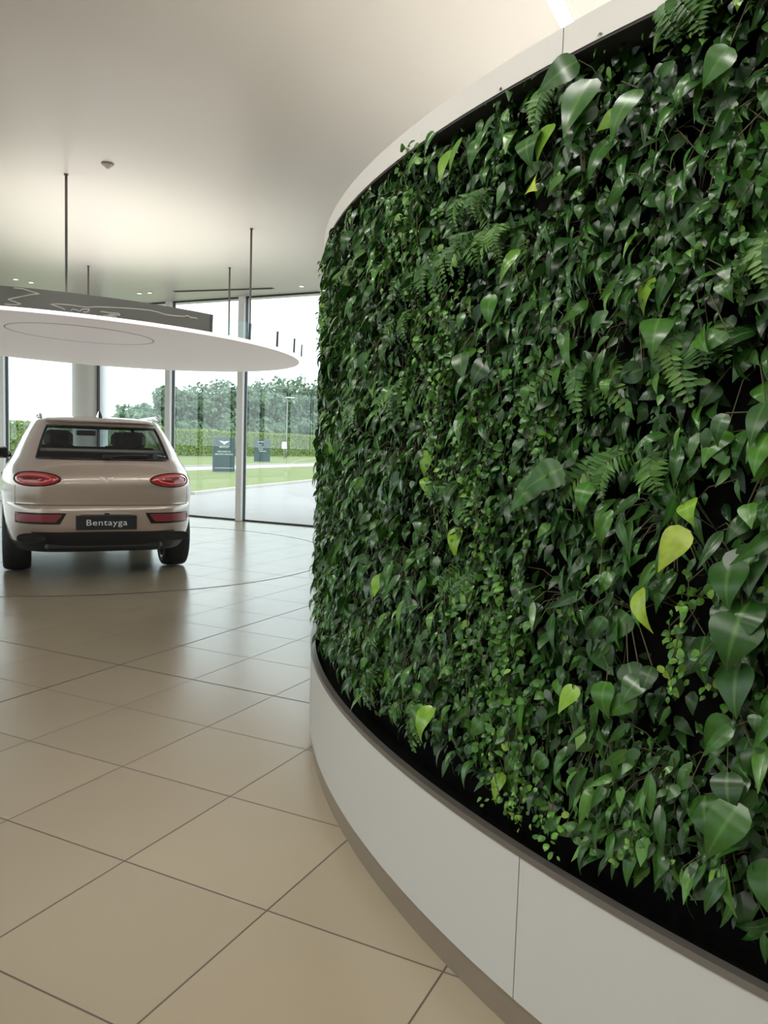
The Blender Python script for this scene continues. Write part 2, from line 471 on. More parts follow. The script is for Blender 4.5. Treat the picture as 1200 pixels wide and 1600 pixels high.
for k in range(npan):
    a0 = A_END + (math.radians(182) - A_END) * k / npan; a1 = A_END + (math.radians(182) - A_END) * (k + 1) / npan
    band_arc(a0 + .002, a1 - .002, 'glass_panel', M['clear'], n=16)
    m = MB(); m.box((BR * math.cos(a0), BR * math.sin(a0), .13), (.02, .02, .185), a0); m.build('mullion_reflection', M['rod'], raft)  # dark bars stand in for window mullions mirrored in the ring
# ------------ reflected ceiling lights, drawn as white lines on the dark band, laid out as angle (deg) and height fraction
REFL_LINES = []
REFL_LINES = [
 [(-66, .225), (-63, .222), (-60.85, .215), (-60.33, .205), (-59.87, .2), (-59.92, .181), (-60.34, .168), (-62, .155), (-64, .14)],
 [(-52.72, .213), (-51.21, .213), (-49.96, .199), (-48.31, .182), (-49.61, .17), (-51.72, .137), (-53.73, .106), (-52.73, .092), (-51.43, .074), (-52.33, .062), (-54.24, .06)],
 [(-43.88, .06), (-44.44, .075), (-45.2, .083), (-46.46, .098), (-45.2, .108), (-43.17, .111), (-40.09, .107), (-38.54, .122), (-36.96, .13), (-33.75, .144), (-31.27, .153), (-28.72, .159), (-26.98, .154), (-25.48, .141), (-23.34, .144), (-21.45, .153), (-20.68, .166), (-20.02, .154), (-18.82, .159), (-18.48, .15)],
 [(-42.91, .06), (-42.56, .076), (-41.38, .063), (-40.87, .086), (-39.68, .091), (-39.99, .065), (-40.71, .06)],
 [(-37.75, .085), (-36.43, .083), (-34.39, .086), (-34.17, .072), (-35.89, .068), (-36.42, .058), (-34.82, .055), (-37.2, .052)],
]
for rt in REFL_LINES:
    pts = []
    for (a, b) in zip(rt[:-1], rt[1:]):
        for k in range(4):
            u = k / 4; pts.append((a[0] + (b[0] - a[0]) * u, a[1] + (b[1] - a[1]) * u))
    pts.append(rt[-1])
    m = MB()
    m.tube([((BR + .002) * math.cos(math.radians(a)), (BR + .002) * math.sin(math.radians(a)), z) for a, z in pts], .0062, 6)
    m.build('reflection_line', M['refl_line'], dk)
RODS = [(-6.67, 5.94), (-6.09, 8.29), (-7.74, 10.0), (-9.82, 9.17), (-10.35, 7.1), (-8.95, 5.5)]
for x, y in RODS:
    m = MB()
    m.tube([tuple(RINV @ Vector((x - RC[0], y - RC[1], q))) for q in (.12, CZ - RZ)], .0135, 10)
    m.tube([tuple(RINV @ Vector((x - RC[0], y - RC[1], q))) for q in (CZ - RZ - .012, CZ - RZ)], .022, 14)
    m.build('rod', M['rod'], raft)

# ------------------------------------------------------------------ living wall drum
DC = (1.743, 5.748); DR = 4.49; RB = 4.375
drum = empty('planted_drum', (DC[0], DC[1], 0))
tag(drum, 'big curved living wall drum with white plinth, black felt backing and white top band', 'plant wall')
SE = 239.7
def arc_part(prof, name, mt, a0, a1, n, par=drum, sharp=35):
    m = MB(); m.lathe(prof, n, a0=math.radians(a0), a1=math.radians(a1), closed=True)
    return m.build(name, mt, par, autosmooth=sharp)
for k in range(12):
    a0 = SE + 30 * k + .022; a1 = SE + 30 * (k + 1) - .022
    arc_part([(DR, .098), (DR, .474), (DR - .018, .474), (DR - .018, .098)], 'plinth_panel', M['white_panel'], a0, a1, 30)
    arc_part([(DR - .016, 2.394), (DR - .016, 2.462), (DR - .034, 2.462), (DR - .034, 2.394)], 'fascia_panel', M['fascia'], a0, a1, 30)
m = MB(); m.lathe([(DR - .014, 0), (DR - .014, .098), (DR - .03, .098), (DR - .03, 0)], 300, closed=True); m.build('skirting', M['skirting'], drum, autosmooth=35)
m = MB(); m.lathe([(DR + .003, .474), (DR + .003, .492), (DR - .022, .492), (DR - .022, .474)], 300, closed=True); m.build('lip', M['lip'], drum, autosmooth=35)
m = MB(); m.lathe([(RB, .30), (RB, 2.42)], 200); m.build('felt_backing', M['felt'], drum)
m = MB(); m.lathe([(DR - .018, .44), (RB - .01, .44)], 200); m.build('planter_tray', M['felt'], drum)
m = MB(); m.lathe([(DR - .02, .02), (DR - .02, .474)], 200); m.build('plinth_core', M['dark'], drum)
m = MB(); m.lathe([(DR - .036, 2.402), (DR - .036, 2.458), (.001, 2.458)], 200, smooth=False); m.build('top_cap', M['white_wall'], drum)
m = MB(); m.lathe([(DR - .018, 2.388), (DR - .018, 2.394), (RB - .01, 2.394), (RB - .01, 2.388)], 200, closed=True, smooth=False); m.build('shadow_gap_trim', M['dark'], drum)

# ---- leaf meshes
def quad_mesh(name, V, F, mt, attrs, loc, parent=None):
    me = bpy.data.meshes.new(name)
    V = np.ascontiguousarray(V, np.float32); F = np.ascontiguousarray(F, np.int32)
    me.vertices.add(len(V)); me.vertices.foreach_set('co', V.ravel())
    me.loops.add(F.size); me.loops.foreach_set('vertex_index', F.ravel())
    me.polygons.add(len(F)); me.polygons.foreach_set('loop_start', np.arange(0, F.size, 4, dtype=np.int32))
    me.polygons.foreach_set('use_smooth', np.ones(len(F), bool))
    me.materials.append(mt)
    for k, a in attrs.items():
        at = me.attributes.new(k, 'FLOAT', 'POINT'); at.data.foreach_set('value', np.ascontiguousarray(a, np.float32))
    me.update(calc_edges=True)
    me.validate()
    o = bpy.data.objects.new(name, me); o.location = loc
    return link(o, parent)

SHAPES = {
    'heart': lambda s: np.clip(np.sin(PI * np.clip(s, 0, 1) ** .55), 0, 1) ** .85 * (1.10 - .42 * s ** 2),
    'oval':  lambda s: np.sin(PI * s ** .72) ** .95,
    'round': lambda s: np.sqrt(np.clip(1 - (2 * s - 1) ** 2, 0, 1)) * (1.05 - .15 * s),
    'lance': lambda s: np.sin(PI * s ** .62) ** 1.0,
    'pinna': lambda s: (1 - s) ** .6 * np.clip(s * 6 + .35, 0, 1),
}
def leaves(P, L, W, rho, alpha, yaw, kap, fold, shape, tint, nr=7, nc=5):
    """P: (n,3) = tangent offset, up, outward. Returns verts (n*nr*nc,3) in (T,U,N), faces, tint, across."""
    n = len(P)
    s = np.linspace(0, 1, nr)
    s = .02 + .98 * s
    t = np.linspace(-1, 1, nc)
    pr = np.maximum(SHAPES[shape](s), .03)
    pr[-1] = .03
    al = np.broadcast_to(s[:, None], (nr, nc)); ac = pr[:, None] * t[None, :]; aa = np.broadcast_to(np.abs(t)[None, :], (nr, nc))
    x = (W[:, None, None] / 2) * ac[None]
    y = -(L[:, None, None]) * al[None]
    z = (kap * L)[:, None, None] * (al * (1 - al))[None] * 1.0 + fold[:, None, None] * (W[:, None, None] / 2) * (aa * pr[:, None])[None]
    z = z - (.18 * kap * L)[:, None, None] * (al ** 3)[None]
    pts = np.stack([x, y, z], -1)                      # T,U,N
    def rot(pts, ang, i, j):
        c = np.cos(ang)[:, None, None]; sn = np.sin(ang)[:, None, None]
        a, b = pts[..., i].copy(), pts[..., j].copy()
        pts[..., i] = a * c - b * sn; pts[..., j] = a * sn + b * c
    rot(pts, yaw, 2, 0)          # about the leaf axis
    rot(pts, -alpha, 1, 2)       # lift the tip outward
    # lifting: y negative and outward positive
    rot(pts, rho, 0, 1)          # in the wall plane
    pts = pts + P[:, None, None, :]
    base = (np.arange(n) * nr * nc)[:, None, None]
    i = np.arange(nr - 1)[:, None]; j = np.arange(nc - 1)[None, :]
    q = np.stack([i * nc + j, i * nc + j + 1, (i + 1) * nc + j + 1, (i + 1) * nc + j], -1).reshape(1, -1, 4)
    F = (base + q).reshape(-1, 4)
    tt = np.repeat(tint, nr * nc); av = np.tile(aa.ravel(), n)
    return pts.reshape(-1, 3), F, tt, av

class LeafSet:
    def __init__(s): s.V = []; s.F = []; s.t = []; s.a = []; s.n = 0
    zlo = -9; zhi = 9
    def add(s, *a, **k):
        P, L = a[0], a[1]
        kp = (P[:, 1] - .75 * L * np.cos(np.clip(a[3], -1.5, 1.5)) > s.zlo) & (P[:, 1] < s.zhi)
        if not kp.any(): return
        a = tuple(q[kp] if isinstance(q, np.ndarray) else q for q in a)
        V, F, t, av = leaves(*a, **k)
        s.V.append(V); s.F.append(F + s.n); s.t.append(t); s.a.append(av); s.n += len(V)

def wall_xyz(th0, z0, P, mind=.012):
    """(T,U,N) offsets around anchor (angle th0 rad, height z0) -> xyz relative to the anchor point on the felt"""
    th = th0 + P[:, 0] / RB
    r = RB + np.maximum(P[:, 2], mind)
    x = DC[0] + r * np.cos(th); y = DC[1] + r * np.sin(th); z = np.clip(z0 + P[:, 1], .497, 2.46)
    a = anchor(th0, z0)
    return np.stack([x - a[0], y - a[1], z - a[2]], -1)
def anchor(th0, z0):
    return (DC[0] + RB * math.cos(th0), DC[1] + RB * math.sin(th0), z0)

R_ = RNG
def U(a, b, n): return R_.uniform(a, b, n)
def G(s, n): return R_.normal(0, s, n)

def stems_obj(paths, th0, z0, parent, r=.0014):
    m = MB()
    for p in paths:
        p = [t for t in p if .575 < z0 + t[1] < 2.385]
        if len(p) < 2: continue
        q = wall_xyz(th0, z0, np.array(p, float), .004)
        m.tube(q, r, 4, caps=False)
    return m.build('stem', M['vine'], parent)

GRP = {'heart': 'heart-leaved climbers in the green wall', 'fig': 'small-leaved creepers in the green wall', 'fern': 'ferns in the green wall', 'lance': 'narrow-leaved plants in the green wall'}
NAMES = {'heart': 'heart_leaf_plant', 'fig': 'creeping_fig_plant', 'fern': 'fern', 'lance': 'narrow_leaf_plant'}
LAB = {'heart': 'climber with broad heart-shaped leaves', 'fig': 'creeper with strands of tiny leaves',
       'fern': 'fern with drooping feathery fronds', 'lance': 'plant with narrow pointed leaves'}
def zone(th, z):
    d = math.degrees(th)
    v = 'high' if z > 1.75 else ('low' if z < 1.08 else 'midway up')
    h = 'by the far edge' if d < 220 else ('towards the near end' if d > 239.7 else 'in the middle')
    return v + ' on the green wall ' + h

def plant(kind, th0, z0, label=None, leaves_spec=None):
    ls = LeafSet(); paths = []; ls.zlo = .535 + .025 * math.sin(th0 * 60) - z0; ls.zhi = 2.415 - z0
    if kind == 'heart':
        if leaves_spec is None:
            n = int(R_.integers(10, 17))
            L = .035 + .065 * R_.random(n) ** 1.3; px = G(.08, n); pu = U(-.15, .10, n); po = U(.03, .105, n)
            tint = np.clip(R_.beta(1.3, 2.0, n) * .85, 0, 1)
            k = R_.random(n); tint = np.where(k > .95, U(.84, .93, n), tint)
            rho = G(.48, n); al = U(-.05, .6, n); yw = G(.40, n); ratio = U(.50, .72, n)
        else:
            S = np.array(leaves_spec, float); n = len(S)
            px, pu, po, L, rho, al, tint, ratio = S.T
            yw = G(.2, n)
        P = np.stack([px, pu, po], -1)
        ls.add(P, L, L * ratio, rho, al, yw, U(.2, .85, n), U(-.05, .12, n), 'heart', tint, nr=11, nc=7)
        for i in range(n):
            paths.append([(0, 0, .0), (px[i] * .5, pu[i] * .5 + .03, po[i] * .8), tuple(P[i])])
        mt = M['heart_leaf']
    elif kind == 'lance':
        n = int(R_.integers(20, 34))
        L = U(.04, .105, n); P = np.stack([G(.07, n), U(-.12, .10, n), U(.015, .09, n)], -1)
        ls.add(P, L, L * U(.20, .36, n), G(.45, n), U(0, .7, n), G(.5, n), U(.2, .8, n), U(-.1, .5, n), 'lance', np.clip(R_.beta(1.3, 2.1, n), 0, 1), nr=7, nc=5)
        for i in range(n): paths.append([(0, 0, 0), (P[i, 0] * .6, P[i, 1] * .6 + .02, P[i, 2] * .8), tuple(P[i])])
        mt = M['lance_leaf']
    elif kind == 'fig':
        ns = int(R_.integers(7, 12))
        tb = R_.uniform(.15, .65)
        sz = R_.uniform(.8, 1.35)
        for q in range(ns):
            ln = R_.uniform(.08, .26); k = int(ln / .0075)
            x0 = R_.normal(0, .075); u0 = R_.uniform(-.08, .13); o0 = R_.uniform(.03, .075)
            tt = np.linspace(0, 1, k)
            sx = x0 + np.cumsum(G(.004, k)) + R_.normal(0, .05) * tt; su = u0 - ln * tt; so = o0 + .05 * np.sin(tt * 2.2) * R_.uniform(.3, 1.2)
            P = np.stack([sx + G(.011, k), su + G(.009, k), so + G(.011, k)], -1)
            L = U(.014, .030, k) * (1.1 - .4 * tt) * sz
            ls.add(P, L, L * U(.50, .90, k), G(.9, k), U(-.1, 1.1, k), G(.6, k), U(.1, .5, k), U(-.1, .35, k), 'oval' if q % 3 else 'round', np.clip(tb + G(.2, k) + .25 * (tt - .4), 0, 1), nr=5, nc=4)
            paths.append([tuple(p) for p in np.stack([sx, su, so], -1)[::4]])
        mt = M['fig_leaf']
    else:
        nf = int(R_.integers(5, 9))
        for q in range(nf):
            ln = R_.uniform(.10, .20); k = 17
            dirx = R_.normal(0, .45); tt = np.linspace(0, 1, k)
            lift = R_.uniform(.02, .06)
            sx = R_.normal(0, .03) + dirx * ln * tt; su = .04 + lift * np.sin(tt * 1.4) - ln * tt ** 1.25
            so = .02 + .09 * np.sin(tt * PI * .72) * R_.uniform(.5, 1.1)
            ax = math.atan2(dirx, 1.0)
            wd = np.sin(PI * np.clip(.12 + .86 * tt, 0, 1)) ** .7 * R_.uniform(.030, .048)
            for sd in (-1, 1):
                P = np.stack([sx, su, so], -1)
                ls.add(P, wd, np.full(k, ln / k * 1.55), np.full(k, ax + sd * 1.18) + G(.06, k), U(.0, .25, k), G(.25, k), U(.1, .4, k), U(0, .2, k), 'pinna', np.clip(R_.uniform(.2, .8) + G(.1, k), 0, 1), nr=4, nc=3)
            paths.append([tuple(p) for p in np.stack([sx, su, so], -1)[::3]])
        mt = M['fern_leaf']
    V = wall_xyz(th0, z0, np.concatenate(ls.V))
    o = quad_mesh(NAMES[kind], V, np.concatenate(ls.F), mt, {'tint': np.concatenate(ls.t), 'across': np.concatenate(ls.a)}, anchor(th0, z0))
    zn = zone(th0, z0)
    tag(o, label or (LAB[kind] + ' ' + zn), 'plant', (GRP[kind].replace(' in the green wall', ', ') + zn) if not label else None)
    stems_obj(paths, th0, z0, o)
    return o

# ---- feature plants, each with its own look
rad = math.radians
FEATURES = [
 (244.9, 1.335, 'climber with a long yellow-green leaf under a smaller lime leaf beside a black gap',
  [(-.012, .062, .09, .062, .5, .5, .90, .75), (.0, .01, .12, .105, -.35, .3, .97, .52), (.10, -.02, .07, .10, .3, .4, .15, .8), (.12, -.12, .08, .11, -.1, .3, .2, .75), (-.1, .1, .05, .09, .7, .3, .12, .7)]),
 (239.0, 2.10, 'climber showing one folded bright yellow leaf near the top of the green wall',
  [(0, .02, .12, .065, .95, .6, .99, .8), (-.03, .15, .10, .10, .25, .3, .36, .7), (.02, .16, .09, .095, -.2, .3, .86, .55), (.08, .1, .06, .09, -.6, .4, .2, .7)]),
 (244.1, 1.155, 'climber with a single narrow lime-yellow pointed leaf below the long yellow-green one',
  [(-.03, .05, .12, .10, .55, .35, .95, .5), (.09, -.03, .07, .10, .2, .3, .15, .75), (-.10, -.02, .06, .09, -.4, .3, .3, .7)]),
 (240.9, 2.275, 'climber with a fan of extra large dark heart leaves high on the green wall',
  [(0, .04, .10, .14, -.25, .35, .42, .62), (-.05, .10, .09, .11, -1.0, .4, .36, .6), (.12, -.02, .09, .12, -.35, .35, .5, .5), (.05, -.09, .07, .12, -.45, .3, .40, .45)]),
 (234.3, 2.29, 'climber with a pair of pale green hanging leaves just under the white top band',
  [(-.03, .03, .10, .10, .05, .3, .86, .52), (.03, .045, .10, .10, -.1, .3, .80, .46), (.10, .03, .07, .10, -.2, .4, .4, .5), (-.09, .0, .06, .085, .4, .3, .2, .6)]),
 (234.7, .72, 'climber with one large yellow-edged hanging leaf low on the green wall',
  [(.0, .02, .12, .115, -.12, .35, .88, .58), (-.07, .05, .06, .08, .5, .3, .2, .6), (.07, .03, .05, .08, -.5, .4, .2, .6), (-.12, -.02, .08, .075, -.3, .4, .55, .6)]),
 (246.75, .78, 'climber with the largest broad dark leaf, low on the green wall near its end',
  [(0, .05, .11, .14, -.35, .25, .50, .50), (.05, -.05, .08, .12, .3, .3, .35, .7), (-.09, .02, .07, .10, .5, .4, .3, .7)]),
 (246.0, 1.24, 'climber with three dusky grey-green leaves stacked right of the black gap',
  [(.0, .05, .09, .10, .1, .3, .30, .85), (.03, -.05, .10, .115, -.1, .25, .26, .8), (.02, -.15, .08, .11, .15, .3, .22, .78), (-.06, -.13, .06, .09, -.4, .3, .2, .8)]),
 (242.3, .985, 'climber with one glossy cupped leaf in a dark hollow low on the green wall',
  [(.03, .0, .11, .085, .15, .1, .55, .75), (.09, -.02, .09, .085, -.75, .3, .62, .5), (-.04, .06, .05, .09, .9, .4, .15, .7)]),
 (240.3, 1.42, 'climber with two wide heart leaves pointing left midway up the green wall',
  [(.03, .03, .11, .115, -.95, .4, .42, .62), (-.05, .0, .10, .11, -.6, .4, .42, .55), (.09, -.0, .08, .085, -.1, .3, .58, .6), (.0, .10, .05, .08, .4, .3, .2, .7)]),
]
for (a, z, lb, sp) in FEATURES:
    plant('heart', rad(a), z, lb, sp)

# ---- the regular planting grid
A0, A1 = 203.0, 256.0
PZ = np.linspace(.645, 2.345, 11)
def field(a, z, s):
    return math.sin(a * .21 * s + z * 2.3 + s) + math.sin(a * .37 - z * 3.1 * s + 2 * s) + .6 * math.sin(a * .83 + z * 5.7 + 3 * s)
na = 24
feat = [(a, z) for a, z, _, _ in FEATURES]
for iz, z in enumerate(PZ):
    for ia in range(na):
        a = A0 + (A1 - A0) * (ia + .5 + (.25 if iz % 2 else -.25)) / na + random.uniform(-.5, .5)
        zz = z + random.uniform(-.045, .045)
        if any(abs(a - fa) * .0764 < .085 and abs(zz - fz) < .10 for fa, fz in feat): continue
        v = {'heart': field(a, zz, 1.0) + random.gauss(0, .9) + (.75 if a > 226 else .2), 'fig': field(a, zz, 1.7) + random.gauss(0, .9) + (.05 if a > 236 else -.7),
             'fern': field(a, zz, 2.3) + random.gauss(0, .9) - .25, 'lance': field(a, zz, 2.9) + random.gauss(0, .9) + (1.5 if a < 228 else .75)}
        if 242.8 < a < 246.5 and 1.0 < zz < 1.5 and v['heart'] < 1.5: v['heart'] += 1.2
        k = max(v, key=v.get)
        plant(k, rad(a), zz)

# ---- the uncountable undergrowth behind them
ls = LeafSet(); TH0 = rad(230); ls.zlo = .535 - 1.4; ls.zhi = 2.41 - 1.4
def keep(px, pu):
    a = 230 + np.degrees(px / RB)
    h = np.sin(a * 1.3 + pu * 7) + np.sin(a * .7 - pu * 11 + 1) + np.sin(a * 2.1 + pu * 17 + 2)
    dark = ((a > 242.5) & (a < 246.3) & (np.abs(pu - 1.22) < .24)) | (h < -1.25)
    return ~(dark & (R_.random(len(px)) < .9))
def under(n, zlo, zhi, lo, hi, olo, ohi, rlo, rhi, srho, shape, tint, nr, nc):
    px = U(rad(A0 - 6 - 230) * RB, rad(A1 + 5 - 230) * RB, n); pu = U(zlo, zhi, n)
    kp = keep(px, pu) & ((pu > .66) | (R_.random(n) < .6)); px, pu = px[kp], pu[kp]; n = len(px)
    L = lo + (hi - lo) * R_.random(n) ** 1.6
    ls.add(np.stack([px, pu - 1.4, U(olo, ohi, n)], -1), L, L * U(rlo, rhi, n), G(srho, n), U(-.1, .9, n), G(.5, n), U(.1, .6, n), U(-.15, .3, n), shape, tint(n), nr=nr, nc=nc)
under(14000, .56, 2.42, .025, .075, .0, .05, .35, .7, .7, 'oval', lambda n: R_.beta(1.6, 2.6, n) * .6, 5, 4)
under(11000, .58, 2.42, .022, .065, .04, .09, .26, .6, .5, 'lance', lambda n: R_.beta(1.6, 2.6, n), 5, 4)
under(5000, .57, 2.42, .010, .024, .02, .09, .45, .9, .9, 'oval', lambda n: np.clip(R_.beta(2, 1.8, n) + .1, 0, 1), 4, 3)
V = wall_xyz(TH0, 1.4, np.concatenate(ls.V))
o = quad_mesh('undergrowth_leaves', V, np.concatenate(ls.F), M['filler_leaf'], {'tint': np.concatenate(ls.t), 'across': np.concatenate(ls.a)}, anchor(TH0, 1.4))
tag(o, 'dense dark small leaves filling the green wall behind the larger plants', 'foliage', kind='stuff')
# ---- winged emblem: fanned feathers either side of a small disc
def emblem(parent, size, mt, Mx, name='winged_emblem', letter=None, letter_mat=None):
    m = MB(); th = size * .012
    for s in (-1, 1):
        for k in range(7):
            y0 = .135 - k * .040; y1 = y0 - .030
            L0 = .50 - .052 * k - .006 * k * k
            x0 = .085
            pts = [(x0, y0), (L0 * .62, y0 + .012), (L0, y0 + .045 - .012 * k), (L0 - .035, y1 + .040 - .012 * k), (L0 * .58, y1 + .004), (x0, y1)]
            pts = [(s * x * size, y * size) for x, y in pts]
            if s < 0: pts = pts[::-1]
            m.prism(pts, 0, th)
    m.lathe([(.0005, 0), (.0005, th * 1.4), (.105 * size, th * 1.4), (.105 * size, 0)], 24, smooth=False)
    tail = [(-.05, -.10), (.05, -.10), (.035, -.17), (0, -.20), (-.035, -.17)]
    m.prism([(x * size, y * size) for x, y in tail][::-1], 0, th)
    me_o = m.build(name, mt, parent)
    me_o.data.transform(Mx)
    if letter:
        text_mesh(letter, .20 * size, th * .8, 'emblem_letter', letter_mat, me_o, Mx @ Matrix.Translation((0, 0, th * 1.9)))
    return me_o
# ------------------------------------------------------------------ the parked car
CAR_A = math.atan2(.634, -.773)                       # heading
ax_mid = (-6.94, 6.62)
HB = 1.4975
car = empty('car', (ax_mid[0] + HB * math.cos(CAR_A), ax_mid[1] + HB * math.sin(CAR_A), .0035), CAR_A - PI / 2)
tag(car, 'pale champagne large SUV seen from behind, parked on the round turntable', 'car')

def pchip(xk, yk, x):
    xk = np.asarray(xk, float); yk = np.asarray(yk, float)
    h = np.diff(xk); d = np.diff(yk) / h
    mm = np.zeros_like(yk)
    for i in range(1, len(xk) - 1):
        if d[i - 1] * d[i] > 0:
            w1 = 2 * h[i] + h[i - 1]; w2 = h[i] + 2 * h[i - 1]
            mm[i] = (w1 + w2) / (w1 / d[i - 1] + w2 / d[i])
    mm[0] = d[0]; mm[-1] = d[-1]
    i = np.clip(np.searchsorted(xk, x) - 1, 0, len(h) - 1)
    t = (x - xk[i]) / h[i]
    return yk[i] * (1 + 2 * t) * (1 - t) ** 2 + mm[i] * h[i] * t * (1 - t) ** 2 + yk[i + 1] * t * t * (3 - 2 * t) + mm[i + 1] * h[i] * t * t * (t - 1)

# z, half width, rear, front, rear exponent, front exponent
KEY = np.array([
 (.300, .900, 2.400, 2.360, 5.0, 4.5),
 (.400, .950, 2.500, 2.420, 5.2, 4.5),
 (.500, .965, 2.575, 2.460, 5.4, 4.5),
 (.600, .975, 2.615, 2.480, 5.6, 4.3),
 (.720, .980, 2.628, 2.490, 5.6, 4.2),
 (.780, .982, 2.615, 2.480, 5.6, 4.2),
 (.800, .982, 2.585, 2.470, 5.6, 4.2),
 (.880, .988, 2.600, 2.440, 5.6, 4.1),
 (.980, .988, 2.612, 2.380, 5.5, 4.0),
 (1.060, .978, 2.600, 2.270, 5.4, 4.0),
 (1.130, .955, 2.570, 2.020, 5.2, 4.0),
 (1.180, .930, 2.540, 1.550, 5.0, 3.8),
 (1.215, .908, 2.515, 1.300, 4.9, 3.6),
 (1.255, .890, 2.480, 1.180, 4.8, 3.5),
 (1.350, .845, 2.395, .980, 4.8, 3.4),
 (1.500, .765, 2.250, .640, 4.8, 3.4),
 (1.610, .700, 2.130, .320, 4.8, 3.4),
 (1.645, .675, 2.120, .200, 4.8, 3.2),
 (1.670, .640, 2.060, .080, 4.4, 3.0),
 (1.690, .570, 1.900, -.060, 3.8, 2.8),
 (1.705, .440, 1.600, -.150, 3.2, 2.6),
 (1.712, .250, 1.150, -.210, 2.6, 2.4),
])
SPLIT = -.32
def level(z):
    return [float(pchip(KEY[:, 0], KEY[:, k], np.array([z]))[0]) for k in range(1, 6)]
def quarter(w, a, n, k):
    ph = np.linspace(0, PI / 2, 600)
    x = w * np.sin(ph) ** (2 / n); y = a * np.cos(ph) ** (2 / n)
    s = np.concatenate([[0], np.cumsum(np.hypot(np.diff(x), np.diff(y)))])
    t = np.linspace(0, s[-1], k + 1)
    return np.interp(t, s, x), np.interp(t, s, y), s, x, y
NR, NF = 48, 48
def contour(z):
    w, r, f, nr, nf = level(z)
    xr, yr, *_ = quarter(w, r + SPLIT, nr, NR)
    xf, yf, *_ = quarter(w, f - SPLIT, nf, NF)
    X = np.concatenate([xr, xf[::-1][1:]]); Y = np.concatenate([SPLIT - yr, (SPLIT + yf)[::-1][1:]])
    # pull the sides in towards the tail and the nose
    tp = 1 - .045 * np.clip((-Y - 1.6) / 1.0, 0, 1) ** 2 - .05 * np.clip((Y - 1.4) / 1.0, 0, 1) ** 2
    # haunch over the rear wheel
    hn = 1 + .014 * np.exp(-((Y + 1.55) / .55) ** 2) * np.exp(-((z - .92) / .16) ** 2)
    return X * tp * hn, Y
def rear_point(u, z):
    """point on the tail surface at signed arc length u from the centre line"""
    w, r, f, nr, nf = level(z)
    _, _, s, x, y = quarter(w, r + SPLIT, nr, 4)
    X = np.interp(abs(u), s, x); Y = SPLIT - np.interp(abs(u), s, y)
    tp = 1 - .045 * np.clip((-Y - 1.6) / 1.0, 0, 1) ** 2
    return np.array([math.copysign(X * tp, u), Y, z])
def rear_normal(u, z):
    e = .01
    a = rear_point(u + e, z) - rear_point(u - e, z); b = rear_point(u, z + e) - rear_point(u, z - e)
    n = np.cross(a, b); n /= np.linalg.norm(n)
    return n if n[1] < 0 else -n
def on_tail(u, z, off=0.0):
    return rear_point(u, z) + rear_normal(u, z) * off

ZL = np.unique(np.round(np.concatenate([np.arange(.30, 1.22, .025), [.785, .795], np.linspace(1.255, 1.610, 15), [1.235, 1.628, 1.645, 1.658, 1.67, 1.68, 1.69, 1.698, 1.705, 1.709, 1.712]]), 4))
NC = NR + NF
rows = []
for z in ZL:
    X, Y = contour(z)
    rows.append([(X[j], Y[j], z) for j in range(NC + 1)])
rows = np.array(rows)                                   # levels, half contour, 3
nL = len(ZL)
WB = 1.4975; WR = .385; ARCH = .435
for yc in (-WB, WB):                                     # round the wheel arches
    d = np.hypot(rows[..., 1] - yc, rows[..., 2] - WR)
    near = (rows[..., 0] > .55) & (np.abs(d - ARCH) < .032)
    k = ARCH / np.maximum(d, 1e-6)
    rows[..., 1] = np.where(near, yc + (rows[..., 1] - yc) * k, rows[..., 1])
    rows[..., 2] = np.where(near, WR + (rows[..., 2] - WR) * k, rows[..., 2])
zi = lambda z: int(np.argmin(np.abs(ZL - z)))
iW0, iW1 = zi(1.255), zi(1.590)
RW = 12                                                  # rear window half span in columns
SW0, SW1, FW = 26, NR + 24, NC - 22
def region(i, j):
    z = .5 * (ZL[i] + ZL[i + 1])
    c = rows[i:i + 2, j:j + 2].reshape(4, 3)
    for yc in (-WB, WB):
        d = np.hypot(c[:, 1] - yc, c[:, 2] - WR)
        if c[:, 0].min() > .5 and d.max() <= ARCH + .004: return None
    if iW0 <= i < iW1:
        if j < RW: return 'rear_window'
        if SW0 <= j < SW1:
            if j in (SW0 + 8, SW0 + 9) or j in (NR - 2, NR - 1, NR): return 'window_pillar'
            return 'side_window'
        if j >= FW: return 'windscreen'
    if z < .515 and j < 15 and z < .515 - .10 * (max(0, j - 11) / 4): return 'diffuser'
    if z < .40 : return 'sill'
    return 'body'
acc = {}
for sx in (1, -1):
    for i in range(nL - 1):
        for j in range(NC):
            rg = region(i, j)
            if rg is None: continue
            key = rg if rg not in ('side_window',) else rg + ('_a' if sx > 0 else '_b')
            mb, idx = acc.setdefault(key, (MB(), {}))
            q = []
            for (a, b) in ((i, j), (i, j + 1), (i + 1, j + 1), (i + 1, j)):
                p = rows[a, b]
                s_ = sx if p[0] > 1e-6 else 1
                k = (a, b, s_)
                if k not in idx:
                    idx[k] = len(mb.v); mb.v.append((s_ * p[0], p[1], p[2]))
                q.append(idx[k])
            if sx < 0: q = q[::-1]
            if len(set(q)) < 3: continue
            mb.f.append(q); mb.m.append(0); mb.sm.append(True)
# roof cap
mb, idx = acc['body']
top = [idx[(nL - 1, j, 1)] if (nL - 1, j, 1) in idx else None for j in range(NC + 1)]
lft = [idx[(nL - 1, j, -1)] for j in range(NC - 1, 0, -1)]
mb.f.append([t for t in top if t is not None] + lft); mb.m.append(0); mb.sm.append(True)
MATS = {'body': M['paint'], 'rear_window': M['tint'], 'side_window_a': M['tint'], 'side_window_b': M['tint'], 'windscreen': M['tint'],
        'window_pillar': M['black_gloss'], 'diffuser': M['black_plastic'], 'sill': M['black_plastic']}
for k, (mb, _) in acc.items():
    mb.build(k.replace('_a', '').replace('_b', '') if k.startswith('side') else k, MATS[k], car, autosmooth=40)
